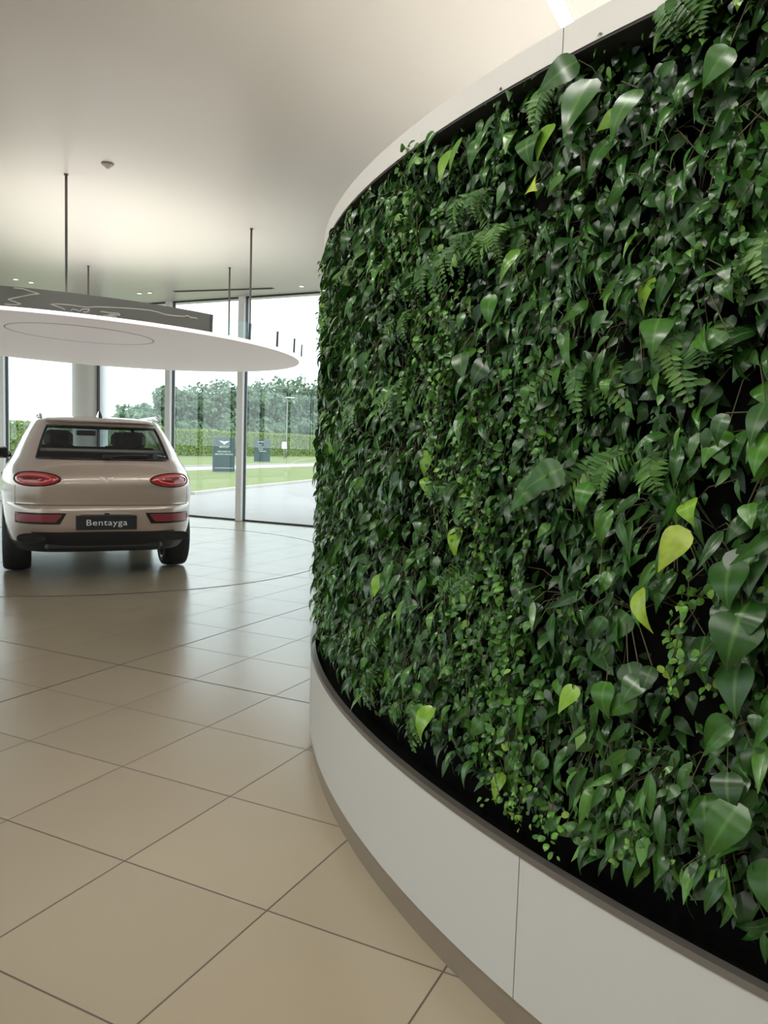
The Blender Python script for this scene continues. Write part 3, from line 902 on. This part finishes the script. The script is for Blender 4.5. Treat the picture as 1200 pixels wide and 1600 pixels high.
# floor pan and wheel housings
m = MB(); m.box((0, 0, .33), (1.55, 4.0, .06)); m.box((0, -2.2, .37), (1.15, .55, .10), bev=.03); m.build('underbody', M['black_plastic'], car)
for sx in (1, -1):
    for yc in (-WB, WB):
        m = MB()
        vs = []; n = 24
        for k in range(n + 1):
            a = -.12 * PI + 1.24 * PI * k / n
            y = yc + ARCH * math.cos(a); z = WR + ARCH * math.sin(a)
            vs += [(sx * .99, y, z), (sx * .58, y, z)]
        # follow the body side
        vv = []
        for q, p in enumerate(vs):
            if q % 2 == 0:
                X, Y = contour(min(max(p[2], .30), 1.2)); xx = np.interp(p[1], Y, X); vv.append((sx * (xx - .004), p[1], max(p[2], .29)))
            else: vv.append((p[0], p[1], max(p[2], .29)))
        m.add(vv, [(2 * k, 2 * k + 1, 2 * k + 3, 2 * k + 2) for k in range(n)], 0, True)
        m.add([vv[2 * k + 1] for k in range(n + 1)], [tuple(range(n + 1))])
        m.build('wheel_housing', M['black_plastic'], car)

# window outline trims
def outline(sx, i0, i1, j0, j1, half=False):
    pts = [rows[i0, j] for j in range(j0, j1 + 1)] + [rows[i, j1] for i in range(i0 + 1, i1 + 1)]
    if not half:
        pts += [rows[i1, j] for j in range(j1 - 1, j0 - 1, -1)] + [rows[i, j0] for i in range(i1 - 1, i0, -1)]
    return [(sx * p[0], p[1], p[2]) for p in pts]
for sx in (1, -1):
    m = MB(); m.tube(outline(sx, iW0, iW1, SW0 + 5, SW1), .006, 6, closed=True); m.build('window_trim', M['chrome'], car)
loop = [tuple(rows[iW0, j] * np.array((-1, 1, 1))) for j in range(RW, 0, -1)] + [tuple(rows[iW0, j]) for j in range(0, RW + 1)]
loop += [tuple(rows[i, RW]) for i in range(iW0 + 1, iW1 + 1)] + [tuple(rows[iW1, j]) for j in range(RW - 1, -1, -1)]
loop += [tuple(rows[iW1, j] * np.array((-1, 1, 1))) for j in range(1, RW + 1)] + [tuple(rows[i, RW] * np.array((-1, 1, 1))) for i in range(iW1 - 1, iW0, -1)]
m = MB(); m.tube(loop, .014, 6, closed=True); m.build('rear_window_seal', M['black_gloss'], car)

# spoiler lip over the rear window
m = MB(); vs = []; us = np.linspace(-.60, .60, 25)
for u in us:
    p = on_tail(u, 1.628, 0)
    vs += [(p[0], p[1] + .10, 1.672), (p[0], p[1] - .045, 1.652), (p[0], p[1] - .050, 1.640), (p[0], p[1] + .03, 1.626)]
fs = []
for k in range(24):
    for q in range(4):
        fs.append((k * 4 + q, k * 4 + (q + 1) % 4, k * 4 + 4 + (q + 1) % 4, k * 4 + 4 + q))
fs += [(0, 1, 2, 3), (99, 98, 97, 96)]
m.add(vs, fs, 0, True); m.build('roof_spoiler', M['paint'], car, autosmooth=35)

def tail_patch(name, uc, zc, hu, hz, mt, off, parent=car, dome=.0, rings=6, n=56, power=2.4, skew=0.0):
    m = MB(); vs = []
    vs.append(on_tail(uc, zc, off + dome))
    for k in range(1, rings + 1):
        rr = k / rings
        for q in range(n):
            a = 2 * PI * q / n
            ca, sa = math.cos(a), math.sin(a)
            e = 2 / power
            u = uc + hu * rr * math.copysign(abs(ca) ** e, ca); z = zc + hz * rr * math.copysign(abs(sa) ** e, sa)
            vs.append(on_tail(u, z, off + dome * (1 - rr ** 2)))
    for q in range(n):
        a = 2 * PI * q / n; ca, sa = math.cos(a), math.sin(a); e = 2 / power
        vs.append(on_tail(uc + hu * math.copysign(abs(ca) ** e, ca), zc + hz * math.copysign(abs(sa) ** e, sa), -.012))
    fs = [(0, 1 + (q + 1) % n, 1 + q) for q in range(n)]
    for k in range(rings):
        b = 1 + k * n
        for q in range(n): fs.append((b + q, b + (q + 1) % n, b + n + (q + 1) % n, b + n + q))
    m.add(vs, fs, 0, True)
    return m.build(name, mt, parent)
def tail_ring(name, uc, zc, hu, hz, r, mt, off, parent=car, power=2.0, n=72):
    e = 2 / power
    pts = []
    for q in range(n):
        a = 2 * PI * q / n; ca, sa = math.cos(a), math.sin(a)
        pts.append(tuple(on_tail(uc + hu * math.copysign(abs(ca) ** e, ca), zc + hz * math.copysign(abs(sa) ** e, sa), off)))
    m = MB(); m.tube(pts, r, 6, closed=True); return m.build(name, mt, parent)
for sx in (-1, 1):
    lamp = tail_patch('tail_light', sx * .725, 1.052, .272, .066, M['lamp_red'], .004, dome=.012, power=2.0)
    tail_ring('lamp_bezel', sx * .725, 1.052, .276, .070, .006, M['black_gloss'], .003, lamp)
    tail_ring('light_ring', sx * .725, 1.050, .185, .036, .008, M['lamp_inner'], .013, lamp)
    tail_patch('lamp_core', sx * .725, 1.050, .135, .021, M['lamp_dark'], .014, lamp, dome=.003)

def tail_poly(name, pts, mt, off, parent=car, sub=10):
    """pts: quad (u,z) corners in order"""
    (a, b, c, d) = [np.array(p, float) for p in pts]
    m = MB(); vs = []
    for i in range(sub + 1):
        for j in range(5):
            s = i / sub; t = j / 4
            p = (a * (1 - s) + b * s) * (1 - t) + (d * (1 - s) + c * s) * t
            vs.append(on_tail(p[0], p[1], off))
    fs = [(i * 5 + j, i * 5 + j + 1, (i + 1) * 5 + j + 1, (i + 1) * 5 + j) for i in range(sub) for j in range(4)]
    if np.cross(b - a, d - a) > 0: fs = [f[::-1] for f in fs]
    m.add(vs, fs, 0, True)
    rim = [i * 5 for i in range(sub + 1)] + [sub * 5 + j for j in range(1, 5)] + [i * 5 + 4 for i in range(sub - 1, -1, -1)] + [j for j in range(3, 0, -1)]
    bp = [vs[i] for i in rim]
    m.tube(bp, .004, 4, closed=True)
    return m.build(name, mt, parent)
for sx in (-1, 1):
    rf = tail_poly('bumper_insert', [(sx * .46, .610), (sx * .97, .610), (sx * .97, .715), (sx * .40, .715)], M['black_gloss'], .003)
    tail_poly('reflector', [(sx * .50, .632), (sx * .955, .632), (sx * .955, .703), (sx * .44, .703)], M['refl_red'], .009, rf)
    m = MB(); pts = []
    for q in range(40):
        a = 2 * PI * q / 40; ca, sa = math.cos(a), math.sin(a)
        pts.append((sx * .70 + .125 * math.copysign(abs(ca) ** .7, ca), -2.575, .472 + .042 * math.copysign(abs(sa) ** .7, sa)))
    m.tube(pts, .007, 6, closed=True)
    ex = m.build('exhaust_tip', M['black_gloss'], car)
    m = MB(); m.add([(p[0], p[1] + .012, p[2]) for p in pts], [tuple(range(40))]); m.build('exhaust_bore', M['black_gloss'], ex)
# tailgate shut line and crease
m = MB(); pts = [tuple(on_tail(u, .793, .000)) for u in np.linspace(-.98, .98, 60)]
m.tube(pts, .005, 6); m.build('tailgate_shut_line', M['dark'], car)
for sx in (-1, 1):
    m = MB(); m.tube([tuple(on_tail(sx * (.965 - .12 * max(0, z - 1.12) / .13), z, -.001)) for z in np.linspace(.80, .985, 8)] , .0035, 5); m.build('tailgate_shut_line', M['dark'], car)
# plate
F_ = Matrix.Translation((0, -2.648, .622)) @ Matrix.Rotation(PI / 2, 4, 'X')
m = MB(); m.box((0, -2.638, .622), (.585, .018, .142), bev=.004); pl = m.build('number_plate', M['plate'], car)
text_mesh('Bentayga', .086, .0012, 'plate_lettering', M['letter'], pl, F_ @ Matrix.Diagonal((1.2, 1, 1, 1)), space=1.08)
m = MB(); m.box((0, -2.632, .712), (.50, .03, .024), bev=.006); ph = m.build('plate_lamp_trim', M['paint'], car)
m = MB(); m.box((.0, -2.646, .712), (.05, .012, .016), bev=.003); m.build('camera_button', M['black_gloss'], ph)
# winged badge
zb = 1.055; nb = rear_normal(0, zb); tilt = math.asin(max(-1, min(1, nb[2])))
Bm = Matrix.Translation(Vector(on_tail(0, zb, .004))) @ Matrix.Rotation(-tilt, 4, 'X') @ Matrix.Rotation(PI / 2, 4, 'X')
emblem(car, .155, M['chrome'], Bm, 'winged_badge', 'B', M['black_gloss'])
# wiper
m = MB(); a_ = on_tail(.02, 1.262, .03); b_ = on_tail(.43, 1.285, .028)
m.tube([tuple(a_), tuple((a_ + b_) / 2 + np.array((0, -.008, .006))), tuple(b_)], [.018, .013, .009], 8)
m.box((a_[0], a_[1], a_[2]), (.10, .035, .045), bev=.01); m.build('rear_wiper', M['black_plastic'], car)
# antenna fin, roof rails, mirrors
m = MB(); fin = [(-1.84, 1.690), (-1.72, 1.765), (-1.66, 1.767), (-1.45, 1.700), (-1.45, 1.680), (-1.84, 1.675)]
vs = [(-.022 if z < 1.75 else -.008, y, z) for y, z in fin] + [(.022 if z < 1.75 else .008, y, z) for y, z in fin]
n = 6; m.add(vs, [tuple(range(n)), tuple(range(2 * n - 1, n - 1, -1))] + [(i, n + i, n + (i + 1) % n, (i + 1) % n) for i in range(n)]); m.build('antenna_fin', M['black_gloss'], car)
for sx in (-1, 1):
    m = MB(); pts = []
    for t in np.linspace(0, 1, 24):
        y = -2.02 + 2.0 * t; e = min(t, 1 - t)
        pts.append((sx * (.60 + .015 * math.sin(PI * t)), y, 1.672 + .040 * min(1, e * 6) ** .8))
    m.tube(pts, [.016 + .006 * min(1, min(t, 1 - t) * 8) for t in np.linspace(0, 1, 24)], 8); m.build('roof_rail', M['chrome'], car)
    r_ = MB(); r_.box((sx * 1.055, .93, 1.235), (.20, .16, .15), bev=.05)
    mir = r_.build('door_mirror', M['paint'], car)
    g = MB(); g.box((sx * 1.055, .845, 1.237), (.165, .012, .115), bev=.004); g.build('mirror_glass', M['black_gloss'], mir)
    g = MB(); g.tube([(sx * .90, .98, 1.19), (sx * 1.0, .95, 1.21)], .028, 8); g.build('mirror_arm', M['black_plastic'], mir)
    # door shut lines and handles
    for yy in (-1.02, .02, .98):
        pts = []
        for z in np.linspace(.44, 1.235, 18):
            if yy < -1 and z < .95 and math.hypot(yy + WB, z - WR) < ARCH + .02: continue
            X, Y = contour(z); k = np.interp(yy, Y, X); pts.append((sx * (k + .0005), yy + (.0 if z > .7 else .0), z))
        g = MB(); g.tube(pts, .0035, 4); g.build('door_shut_line', M['dark'], car)
    for yy in (-.82, .25):
        X, Y = contour(1.03); k = np.interp(yy, Y, X)
        g = MB(); g.box((sx * (k + .018), yy, 1.03), (.03, .22, .028), bev=.01); g.build('door_handle', M['chrome'], car)
# cabin
m = MB(); m.box((0, -1.86, 1.335), (1.34, .66, .03), bev=.01); m.build('load_cover', M['cover'], car)
def seat(x, y, w_, name):
    m = MB(); m.box((x, y, 1.06), (w_, .16, .62), bev=.06); s = m.build(name, M['leather'], car)
    for hx_ in ([x] if w_ < .8 else [x - .40, x + .40]):
        h_ = MB(); h_.box((hx_, y - .03, 1.45), (.29, .11, .20), bev=.05)
        h_.tube([(hx_ - .06, y - .03, 1.36), (hx_ - .06, y - .03, 1.40)], .008, 6); h_.tube([(hx_ + .06, y - .03, 1.36), (hx_ + .06, y - .03, 1.40)], .008, 6)
        h_.build('headrest', M['leather'], s)
seat(0, -1.30, 1.36, 'rear_bench'); seat(-.40, -.15, .52, 'front_seat'); seat(.40, -.15, .52, 'front_seat')
m = MB(); m.box((0, .98, 1.10), (1.55, .50, .18), bev=.05); m.build('dashboard', M['leather'], car)
m = MB(); m.box((0, .55, 1.53), (.25, .03, .07), bev=.02); m.build('rear_view_mirror', M['black_gloss'], car)
m = MB(); pts = [(.40 + .185 * math.cos(a), .62, 1.12 + .185 * math.sin(a)) for a in np.linspace(0, 2 * PI, 28, endpoint=False)]; m.tube(pts, .016, 6, closed=True); m.build('steering_wheel', M['leather'], car)
# headlights and grille at the far end
for sx in (-1, 1):
    for (dx, z, rr) in ((.62, .93, .105), (.80, .90, .07)):
        m = MB(); yy = float(np.interp(dx, *[q[::-1] if q[0] > q[-1] else q for q in (contour(z)[0][NR:][::-1], contour(z)[1][NR:][::-1])]))
        m.lathe([(.0005, .035), (rr * .8, .02), (rr, -.03)], 24, c=(0, 0, 0))
        o_ = m.build('headlight', M['frame_white'], car); o_.rotation_euler = (-PI / 2, 0, 0); o_.location = (sx * dx, yy - .005, z)
m = MB(); m.box((0, 2.435, .72), (1.0, .05, .34), bev=.02); m.build('grille', M['black_gloss'], car)
# wheels
def wheel(x, y):
    sx = 1 if x > 0 else -1
    w_ = MB(); hw = .1425
    prof = [(.285, -hw + .012), (.300, -hw), (.345, -hw + .002), (.366, -hw + .014), (.378, -hw + .040), (.384, -.05), (.385, 0), (.384, .05), (.378, hw - .040), (.366, hw - .014), (.345, hw - .002), (.300, hw), (.285, hw - .012)]
    w_.lathe(prof, 64, c=(0, 0, 0), axis='x')
    for gx in (-.055, -.018, .018, .055):
        w_.lathe([(.3862, gx - .004), (.3862, gx + .004)], 64, axis='x')
    root = w_.build('wheel', M['rubber'], car, loc=(x, y, WR))
    r_ = MB(); r_.lathe([(.285, hw - .015), (.292, hw - .008), (.278, hw - .02), (.262, hw - .06), (.262, -hw + .02), (.285, -hw + .012)], 48, axis='x')
    xo = sx * (hw - .035)
    r_.lathe([(.0005, sx * (hw - .03)), (.055, sx * (hw - .035)), (.065, sx * (hw - .07))], 24, axis='x')
    for k in range(10):
        a = 2 * PI * k / 10
        r_.tube([(xo, .04 * math.cos(a), .04 * math.sin(a)), (xo - sx * .01, .16 * math.cos(a), .16 * math.sin(a)), (xo + sx * .006, .268 * math.cos(a), .268 * math.sin(a))], [.022, .018, .024], 8)
    r_.build('rim', M['rim'], root)
    d_ = MB(); d_.lathe([(.0005, 0), (.20, 0), (.20, .02 * sx)], 32, axis='x'); d_.build('brake_disc', M['steel'], root)
for sx in (-1, 1):
    for yc in (-WB, WB): wheel(sx * .838, yc)
# ------------------------------------------------------------------ outside
def slab(name, x0, x1, y0, y1, z, t, mt):
    m = MB(); m.box(((x0 + x1) / 2, (y0 + y1) / 2, z - t / 2), (x1 - x0, y1 - y0, t))
    o = m.build(name, mt); tag(o, kind='structure'); return o
def strip_ground(name, L, mt, z, t=.1):
    """L: list of (y, x_left, x_right)"""
    m = MB(); vs = []
    for y, a, b in L: vs += [(a, y, z), (b, y, z), (a, y, z - t), (b, y, z - t)]
    fs = []
    for i in range(len(L) - 1):
        q = i * 4; r = q + 4
        fs += [(q, q + 1, r + 1, r), (q, r, r + 2, q + 2), (q + 1, q + 3, r + 3, r + 1)]
    fs += [(0, 2, 3, 1), (len(L) * 4 - 4, len(L) * 4 - 3, len(L) * 4 - 1, len(L) * 4 - 2)]
    m.add(vs, fs); o = m.build(name, mt); tag(o, kind='structure'); return o
slab('ground_lawn', -260, 160, -160, 320, -.145, .1, M['grass'])
# paved forecourt, cut by the kerb line that drifts left with distance
KY = [(-60, -26), (-8, -22.5), (12, -14.9 - 6.0), (13.5, -15.9), (17.2, -14.4), (20.57, -15.26), (26.8, -16.6), (40, -19.0), (70, -24), (140, -36)]
def kx(y):
    for (a, b), (c, d) in zip(KY[:-1], KY[1:]):
        if a <= y <= c: return b + (d - b) * (y - a) / (c - a)
    return KY[-1][1]
ys = [12.3, 14, 17.2, 20.6, 26.8, 40, 70, 140]
strip_ground('ground_paving', [(y, -60 if y < 13.0 else kx(y), 60) for y in ys], M['asphalt'], -.02)
strip_ground('ground_paving_side', [(-60, -60, XL - .2), (12.3, -60, XL - .2)], M['asphalt'], -.02)
strip_ground('ground_paving_behind', [(-60, XL - .2, 60), (YB - .25, XL - .2, 60)], M['asphalt'], -.02)
strip_ground('ground_grass', [(y, kx(y) - 12.5, kx(y) - .14) for y in ys[2:]], M['grass'], .03, .2)
strip_ground('kerb_near', [(y, kx(y) - .16, kx(y)) for y in ys[2:]], M['kerb'], .055, .2)
RY = [(20, -23.4), (29.85, -25.2), (44.1, -27.2), (80, -32), (140, -40)]
strip_ground('road', [(y, x - 2.5, x) for y, x in RY], M['road'], .04, .2)
strip_ground('kerb_far', [(y, x - 2.95, x - 2.5) for y, x in RY], M['asphalt'], .10, .3)
strip_ground('verge_grass', [(y, -49.5, x - 2.95) for y, x in RY], M['grass'], .04, .3)

def leaf_cards(P, Nrm, size, tint, rng):
    n = len(P)
    a = rng.normal(size=(n, 3)); a -= Nrm * (a * Nrm).sum(1, keepdims=True) * .6
    a /= np.linalg.norm(a, axis=1, keepdims=True)
    b = np.cross(a, Nrm + rng.normal(size=(n, 3)) * .35); b /= np.linalg.norm(b, axis=1, keepdims=True) + 1e-6
    s = size[:, None]
    V = np.stack([P - a * s * .55, P + b * s * .33, P + a * s * .55, P - b * s * .33], 1).reshape(-1, 3)
    F = (np.arange(n) * 4)[:, None] + np.arange(4)[None, :]
    return V, F, np.repeat(tint, 4)

def crown_mesh(name, blobs, n, size, rng, mt, label=None):
    Ps = []; Ns = []; ts = []
    vol = np.array([b[1][0] * b[1][1] * b[1][2] for b in blobs]) ** .66; vol /= vol.sum()
    for (c, r), fr in zip(blobs, vol):
        k = int(n * fr)
        d = rng.normal(size=(k, 3)); d /= np.linalg.norm(d, axis=1, keepdims=True)
        rr = .72 + .30 * rng.random((k, 1))
        lump = 1 + .10 * np.sin(d[:, :1] * 7 + d[:, 1:2] * 5 + c[0]) + .08 * np.sin(d[:, 2:] * 9 + c[1])
        Ps.append(np.array(c) + d * rr * lump * np.array(r)); Ns.append(d); ts.append(rng.beta(2, 2, k))
    P = np.concatenate(Ps); Nn = np.concatenate(Ns); t = np.concatenate(ts)
    V, F, tt = leaf_cards(P, Nn, size * rng.uniform(.6, 1.3, len(P)), t, rng)
    return V, F, tt
def tree(name, x, y, h, w, seed, label):
    rng = np.random.default_rng(seed)
    blobs = [((0, 0, h * .58), (w * .42, w * .42, h * .36))]
    for k in range(7):
        a = rng.uniform(0, 2 * PI); q = rng.uniform(.25, .40) * w
        blobs.append(((math.cos(a) * q, math.sin(a) * q, h * rng.uniform(.30, .78)), (w * rng.uniform(.18, .28),) * 2 + (h * rng.uniform(.14, .22),)))
    V, F, t = crown_mesh(name, blobs, 5200, .50, rng, None)
    root = empty(name, (x, y, -.05)); tag(root, label, 'tree', 'trees behind the clipped hedge')
    quad_mesh('crown', V, F, M['tree_leaf'], {'tint': t, 'across': np.ones(len(t))}, (0, 0, 0), root)
    m = MB(); m.tube([(0, 0, -.1), (.05, .02, h * .3), (0, .1, h * .62)], [.16 * h / 7, .12 * h / 7, .05], 8)
    for k in range(4):
        a = rng.uniform(0, 2 * PI)
        m.tube([(0, .03, h * .3), (math.cos(a) * w * .25, math.sin(a) * w * .25, h * .6)], [.07, .02], 6)
    m.build('trunk', M['bark'], root)
    return root
# (image side: from left to right along the hedge)
TREES = [(-55.5, 38.0, 3.9, 4.0, 'small dark tree seen left of the parked car beyond the glass'),
 (-57.5, 60.0, 4.6, 6.0, 'low rounded tree just right of the car roof beyond the hedge'),
 (-56.5, 65.5, 5.6, 6.2, 'bushy tree behind the white mullion right of the car'),
 (-57, 71.0, 6.6, 6.5, 'leafy tree above the left part of the clipped hedge'),
 (-58, 76.5, 6.2, 6.5, 'leafy tree above the dark sign with the winged emblem'),
 (-57, 82.5, 7.6, 7.0, 'tall leafy tree behind the slim white mullion beside the dark sign'),
 (-58, 89.0, 8.2, 7.5, 'tall leafy tree above the smaller dark sign'),
 (-57, 95.5, 8.4, 7.5, 'tall leafy tree left of the lamp post head'),
 (-58, 102.0, 8.6, 8.0, 'tall leafy tree behind the lamp post'),
 (-57, 109.0, 9.8, 8.5, 'tallest leafy tree beside the edge of the green wall'),
 (-58, 117.0, 10.6, 9.0, 'tall tree hidden partly by the edge of the green wall')]
for i, (x, y, h, w_, lb) in enumerate(TREES): tree('tree', x, y, h * (1.12 if y < 62 else 1.3), w_ * 1.15, 40 + i, lb)
# lower scrub between the trees and the hedge
for i, (x, y, h, w_) in enumerate([(-53.5, 57.5, 3.3, 4.5), (-53, 63, 3.6, 5), (-53.5, 69, 4.3, 5.5), (-53, 75, 4.5, 5.5), (-53.5, 81.5, 4.8, 5.5), (-53, 88, 5.0, 6), (-53.5, 95, 5.0, 6), (-53, 102, 5.3, 6)]):
    o = tree('shrub', x, y, h, w_, 80 + i, 'dense leafy shrub growing between the clipped hedge and the taller trees')
    o['category'] = 'shrub'; o['group'] = 'shrubs behind the clipped hedge'
# clipped hedge
hr = np.random.default_rng(5)
hx, hy0, hy1, hh, hd = -48.3, 37.0, 120.0, 2.42, 1.5
root = empty('hedge', (hx, (hy0 + hy1) / 2, 0)); tag(root, 'long clipped green hedge with a yellowish top behind the lawn', 'hedge')
m = MB(); m.box((0, 0, hh / 2 - .1), (hd - .3, hy1 - hy0 - .3, hh - .15), bev=.1); m.build('hedge_core', M['hedge_core'], root)
n = 26000
yy = hr.uniform(-(hy1 - hy0) / 2, (hy1 - hy0) / 2, n); face = hr.random(n)
P = np.zeros((n, 3)); Nn = np.zeros((n, 3))
topm = face > .72
P[:, 1] = yy
P[:, 0] = np.where(topm, hr.uniform(-hd / 2, hd / 2, n), hd / 2 - .12 + .10 * hr.random(n) + .10 * np.sin(yy * 1.7))
P[:, 2] = np.where(topm, hh - .14 + .12 * hr.random(n) + .06 * np.sin(yy * .9), hr.uniform(.0, hh, n))
Nn[topm, 2] = 1; Nn[~topm, 0] = 1
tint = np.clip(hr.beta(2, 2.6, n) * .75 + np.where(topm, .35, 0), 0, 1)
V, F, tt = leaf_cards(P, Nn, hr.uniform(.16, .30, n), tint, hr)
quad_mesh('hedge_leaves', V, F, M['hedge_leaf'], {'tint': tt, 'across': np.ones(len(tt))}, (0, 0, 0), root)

def totem(x, y, rz, w_, h_, label, rows, wing, line=True):
    r = empty('sign', (x, y, .0), rz); tag(r, label, 'sign')
    m = MB(); m.box((0, 0, h_ / 2), (w_, .16, h_), bev=.015); m.build('sign_board', M['sign'], r)
    m = MB(); m.box((0, 0, .02), (w_ + .1, .26, .08)); m.build('base', M['asphalt'], r)
    F_ = Matrix.Translation((0, -.082, 0)) @ Matrix.Rotation(PI / 2, 4, 'X')
    if wing: emblem(r, .50, M['letter'], F_ @ Matrix.Translation((0, h_ - .26, 0)))
    for (tx, tz, sz, txt, al) in rows:
        text_mesh(txt, sz, .003, 'lettering', M['letter'], r, F_ @ Matrix.Translation((tx, tz, 0)), al)
    if line:
        m = MB(); m.box((0, -.083, .235), (w_ * .86, .006, .018)); m.build('rule_line', M['letter'], r)
    return r
def face(x, y): return math.atan2(y, x) - PI / 2     # front (-Y) turned to the origin
totem(-23.1, 29.6, math.radians(54), 1.02, 1.66, 'larger dark teal sign with white winged emblem standing on the lawn edge',
      [(0, 1.20, .115, 'BENTLEY', 'CENTER'), (0, .985, .10, 'WELCOME TO', 'CENTER'), (0, .865, .10, 'BENTLEY MOTORS', 'CENTER')], True)
totem(-33.9, 47.9, math.radians(50), 1.16, 1.66, 'smaller looking dark teal sign with white direction text farther back by the hedge',
      [], False, False)
far_sign = [o for o in scene.objects if o.name.startswith('sign') and o.parent is None][-1]
for (x0, z, w_, h_) in ((-.38, 1.50, .46, .06), (-.28, 1.27, .20, .07), (-.28, 1.12, .34, .07), (-.28, .97, .30, .07), (-.22, .82, .44, .07)):
    m = MB(); k = 0; x = x0
    while x < x0 + w_:                      # a line of small worn white letters, too far off to read
        m.box((x + .022, -.083, z), (.036, .006, h_ * (.8 + .2 * math.sin(7 * x + z * 5)))); x += .055
    m.build('lettering', M['letter'], far_sign)
r = empty('lamp_post', (-42.7, 64.3, 0), math.radians(35)); tag(r, 'tall thin grey lamp post with flat head in front of the hedge', 'street light')
m = MB(); m.tube([(0, 0, 0), (0, 0, 1.0), (0, 0, 5.75)], [.085, .075, .05], 10); m.build('pole', M['vent'], r)
m = MB(); m.box((.25, 0, 5.80), (.85, .30, .09), bev=.03); m.build('lamp_head', M['frame_white'], r)
r = empty('road_sign', (-39.4, 59.0, 0), math.radians(35)); tag(r, 'small white plate on a short post beside the lamp post', 'road sign')
m = MB(); m.tube([(0, 0, 0), (0, 0, 1.55)], .04, 8); m.build('post', M['vent'], r)
m = MB(); m.box((0, -.05, 1.25), (.42, .03, .60), bev=.01); m.build('plate', M['frame_white'], r)
# added uplights on drum and raft for the ceiling, strip lamps, added wall spots
def area(name, loc, size, power, col, up=False, shape='RECTANGLE', size_y=None, rz=0):
    d = bpy.data.lights.new(name, 'AREA'); d.energy = power; d.color = col; d.shape = shape; d.size = size
    if size_y: d.size_y = size_y
    o = link(bpy.data.objects.new(name, d)); o.location = loc
    o.rotation_euler = (PI if up else 0, 0, rz)
    return o
area('ceiling_fill_drum', (DC[0], DC[1], 2.50), 8.0, 100, (1, .94, .86), True, 'DISK')  # added uplight, no such lamp seen; lifts the ceiling
area('ceiling_fill_raft', (RC[0], RC[1], RZ + .09), 4.6, 80, (1, .95, .90), True, 'DISK')  # added uplight above the raft, also for the ceiling
for x, y0, y1, e in ((-1.362, -6.5, 8.5, 130), (2.4, -6.5, .2, 80), (-5.1, -7, -1, 80)):  # last two rows light the added strips behind the camera
    area('strip_lamp', (x, (y0 + y1) / 2, CZ - .02), .08, e, (1, .96, .93), False, 'RECTANGLE', y1 - y0)

for a in (208, 220, 232, 244, 256):  # added spots, directional light for the green wall
    ca, sa = math.cos(math.radians(a)), math.sin(math.radians(a))
    p = Vector((DC[0] + 6.82 * ca, DC[1] + 6.82 * sa, CZ - .16)); q = Vector((DC[0] + 4.4 * ca, DC[1] + 4.4 * sa, 1.55))
    d = bpy.data.lights.new('added_wall_spot', 'SPOT'); d.energy = 68; d.color = (1, .96, .90); d.spot_size = math.radians(78); d.spot_blend = .8; d.shadow_soft_size = .04
    o = link(bpy.data.objects.new('added_wall_spot', d)); o.location = p; o.rotation_euler = (q - p).to_track_quat('-Z', 'Y').to_euler()
# ------------------------------------------------------------------ light
w = bpy.data.worlds.new('overcast_sky'); scene.world = w; w.use_nodes = True
nt = w.node_tree; N = nt.nodes; L_ = nt.links
bg = N['Background']
tc = N.new('ShaderNodeTexCoord'); nz = N.new('ShaderNodeTexNoise'); nz.inputs['Scale'].default_value = 2.2; nz.inputs['Detail'].default_value = 6
mp = N.new('ShaderNodeMapping'); mp.inputs['Scale'].default_value = (1, 1, 3.0)
L_.new(tc.outputs['Generated'], mp.inputs['Vector']); L_.new(mp.outputs['Vector'], nz.inputs['Vector'])
cr = N.new('ShaderNodeValToRGB')
cr.color_ramp.elements[0].position = .36; cr.color_ramp.elements[0].color = (.70, .84, .92, 1)
cr.color_ramp.elements[1].position = .60; cr.color_ramp.elements[1].color = (1, 1, 1, 1)
L_.new(nz.outputs['Fac'], cr.inputs[0]); L_.new(cr.outputs[0], bg.inputs['Color'])
bg.inputs['Strength'].default_value = 2.5

scene.view_settings.view_transform = 'Standard'
scene.view_settings.look = 'None'
scene.view_settings.gamma = 1.0
scene.view_settings.use_curve_mapping = False
scene.view_settings.exposure = 0.27
scene.cycles.use_denoising = True
scene.cycles.max_bounces = 10
scene.cycles.diffuse_bounces = 5
scene.cycles.glossy_bounces = 4
scene.cycles.transparent_max_bounces = 24
scene.cycles.sample_clamp_indirect = 6.0
scene.cycles.caustics_reflective = False
scene.cycles.caustics_refractive = False
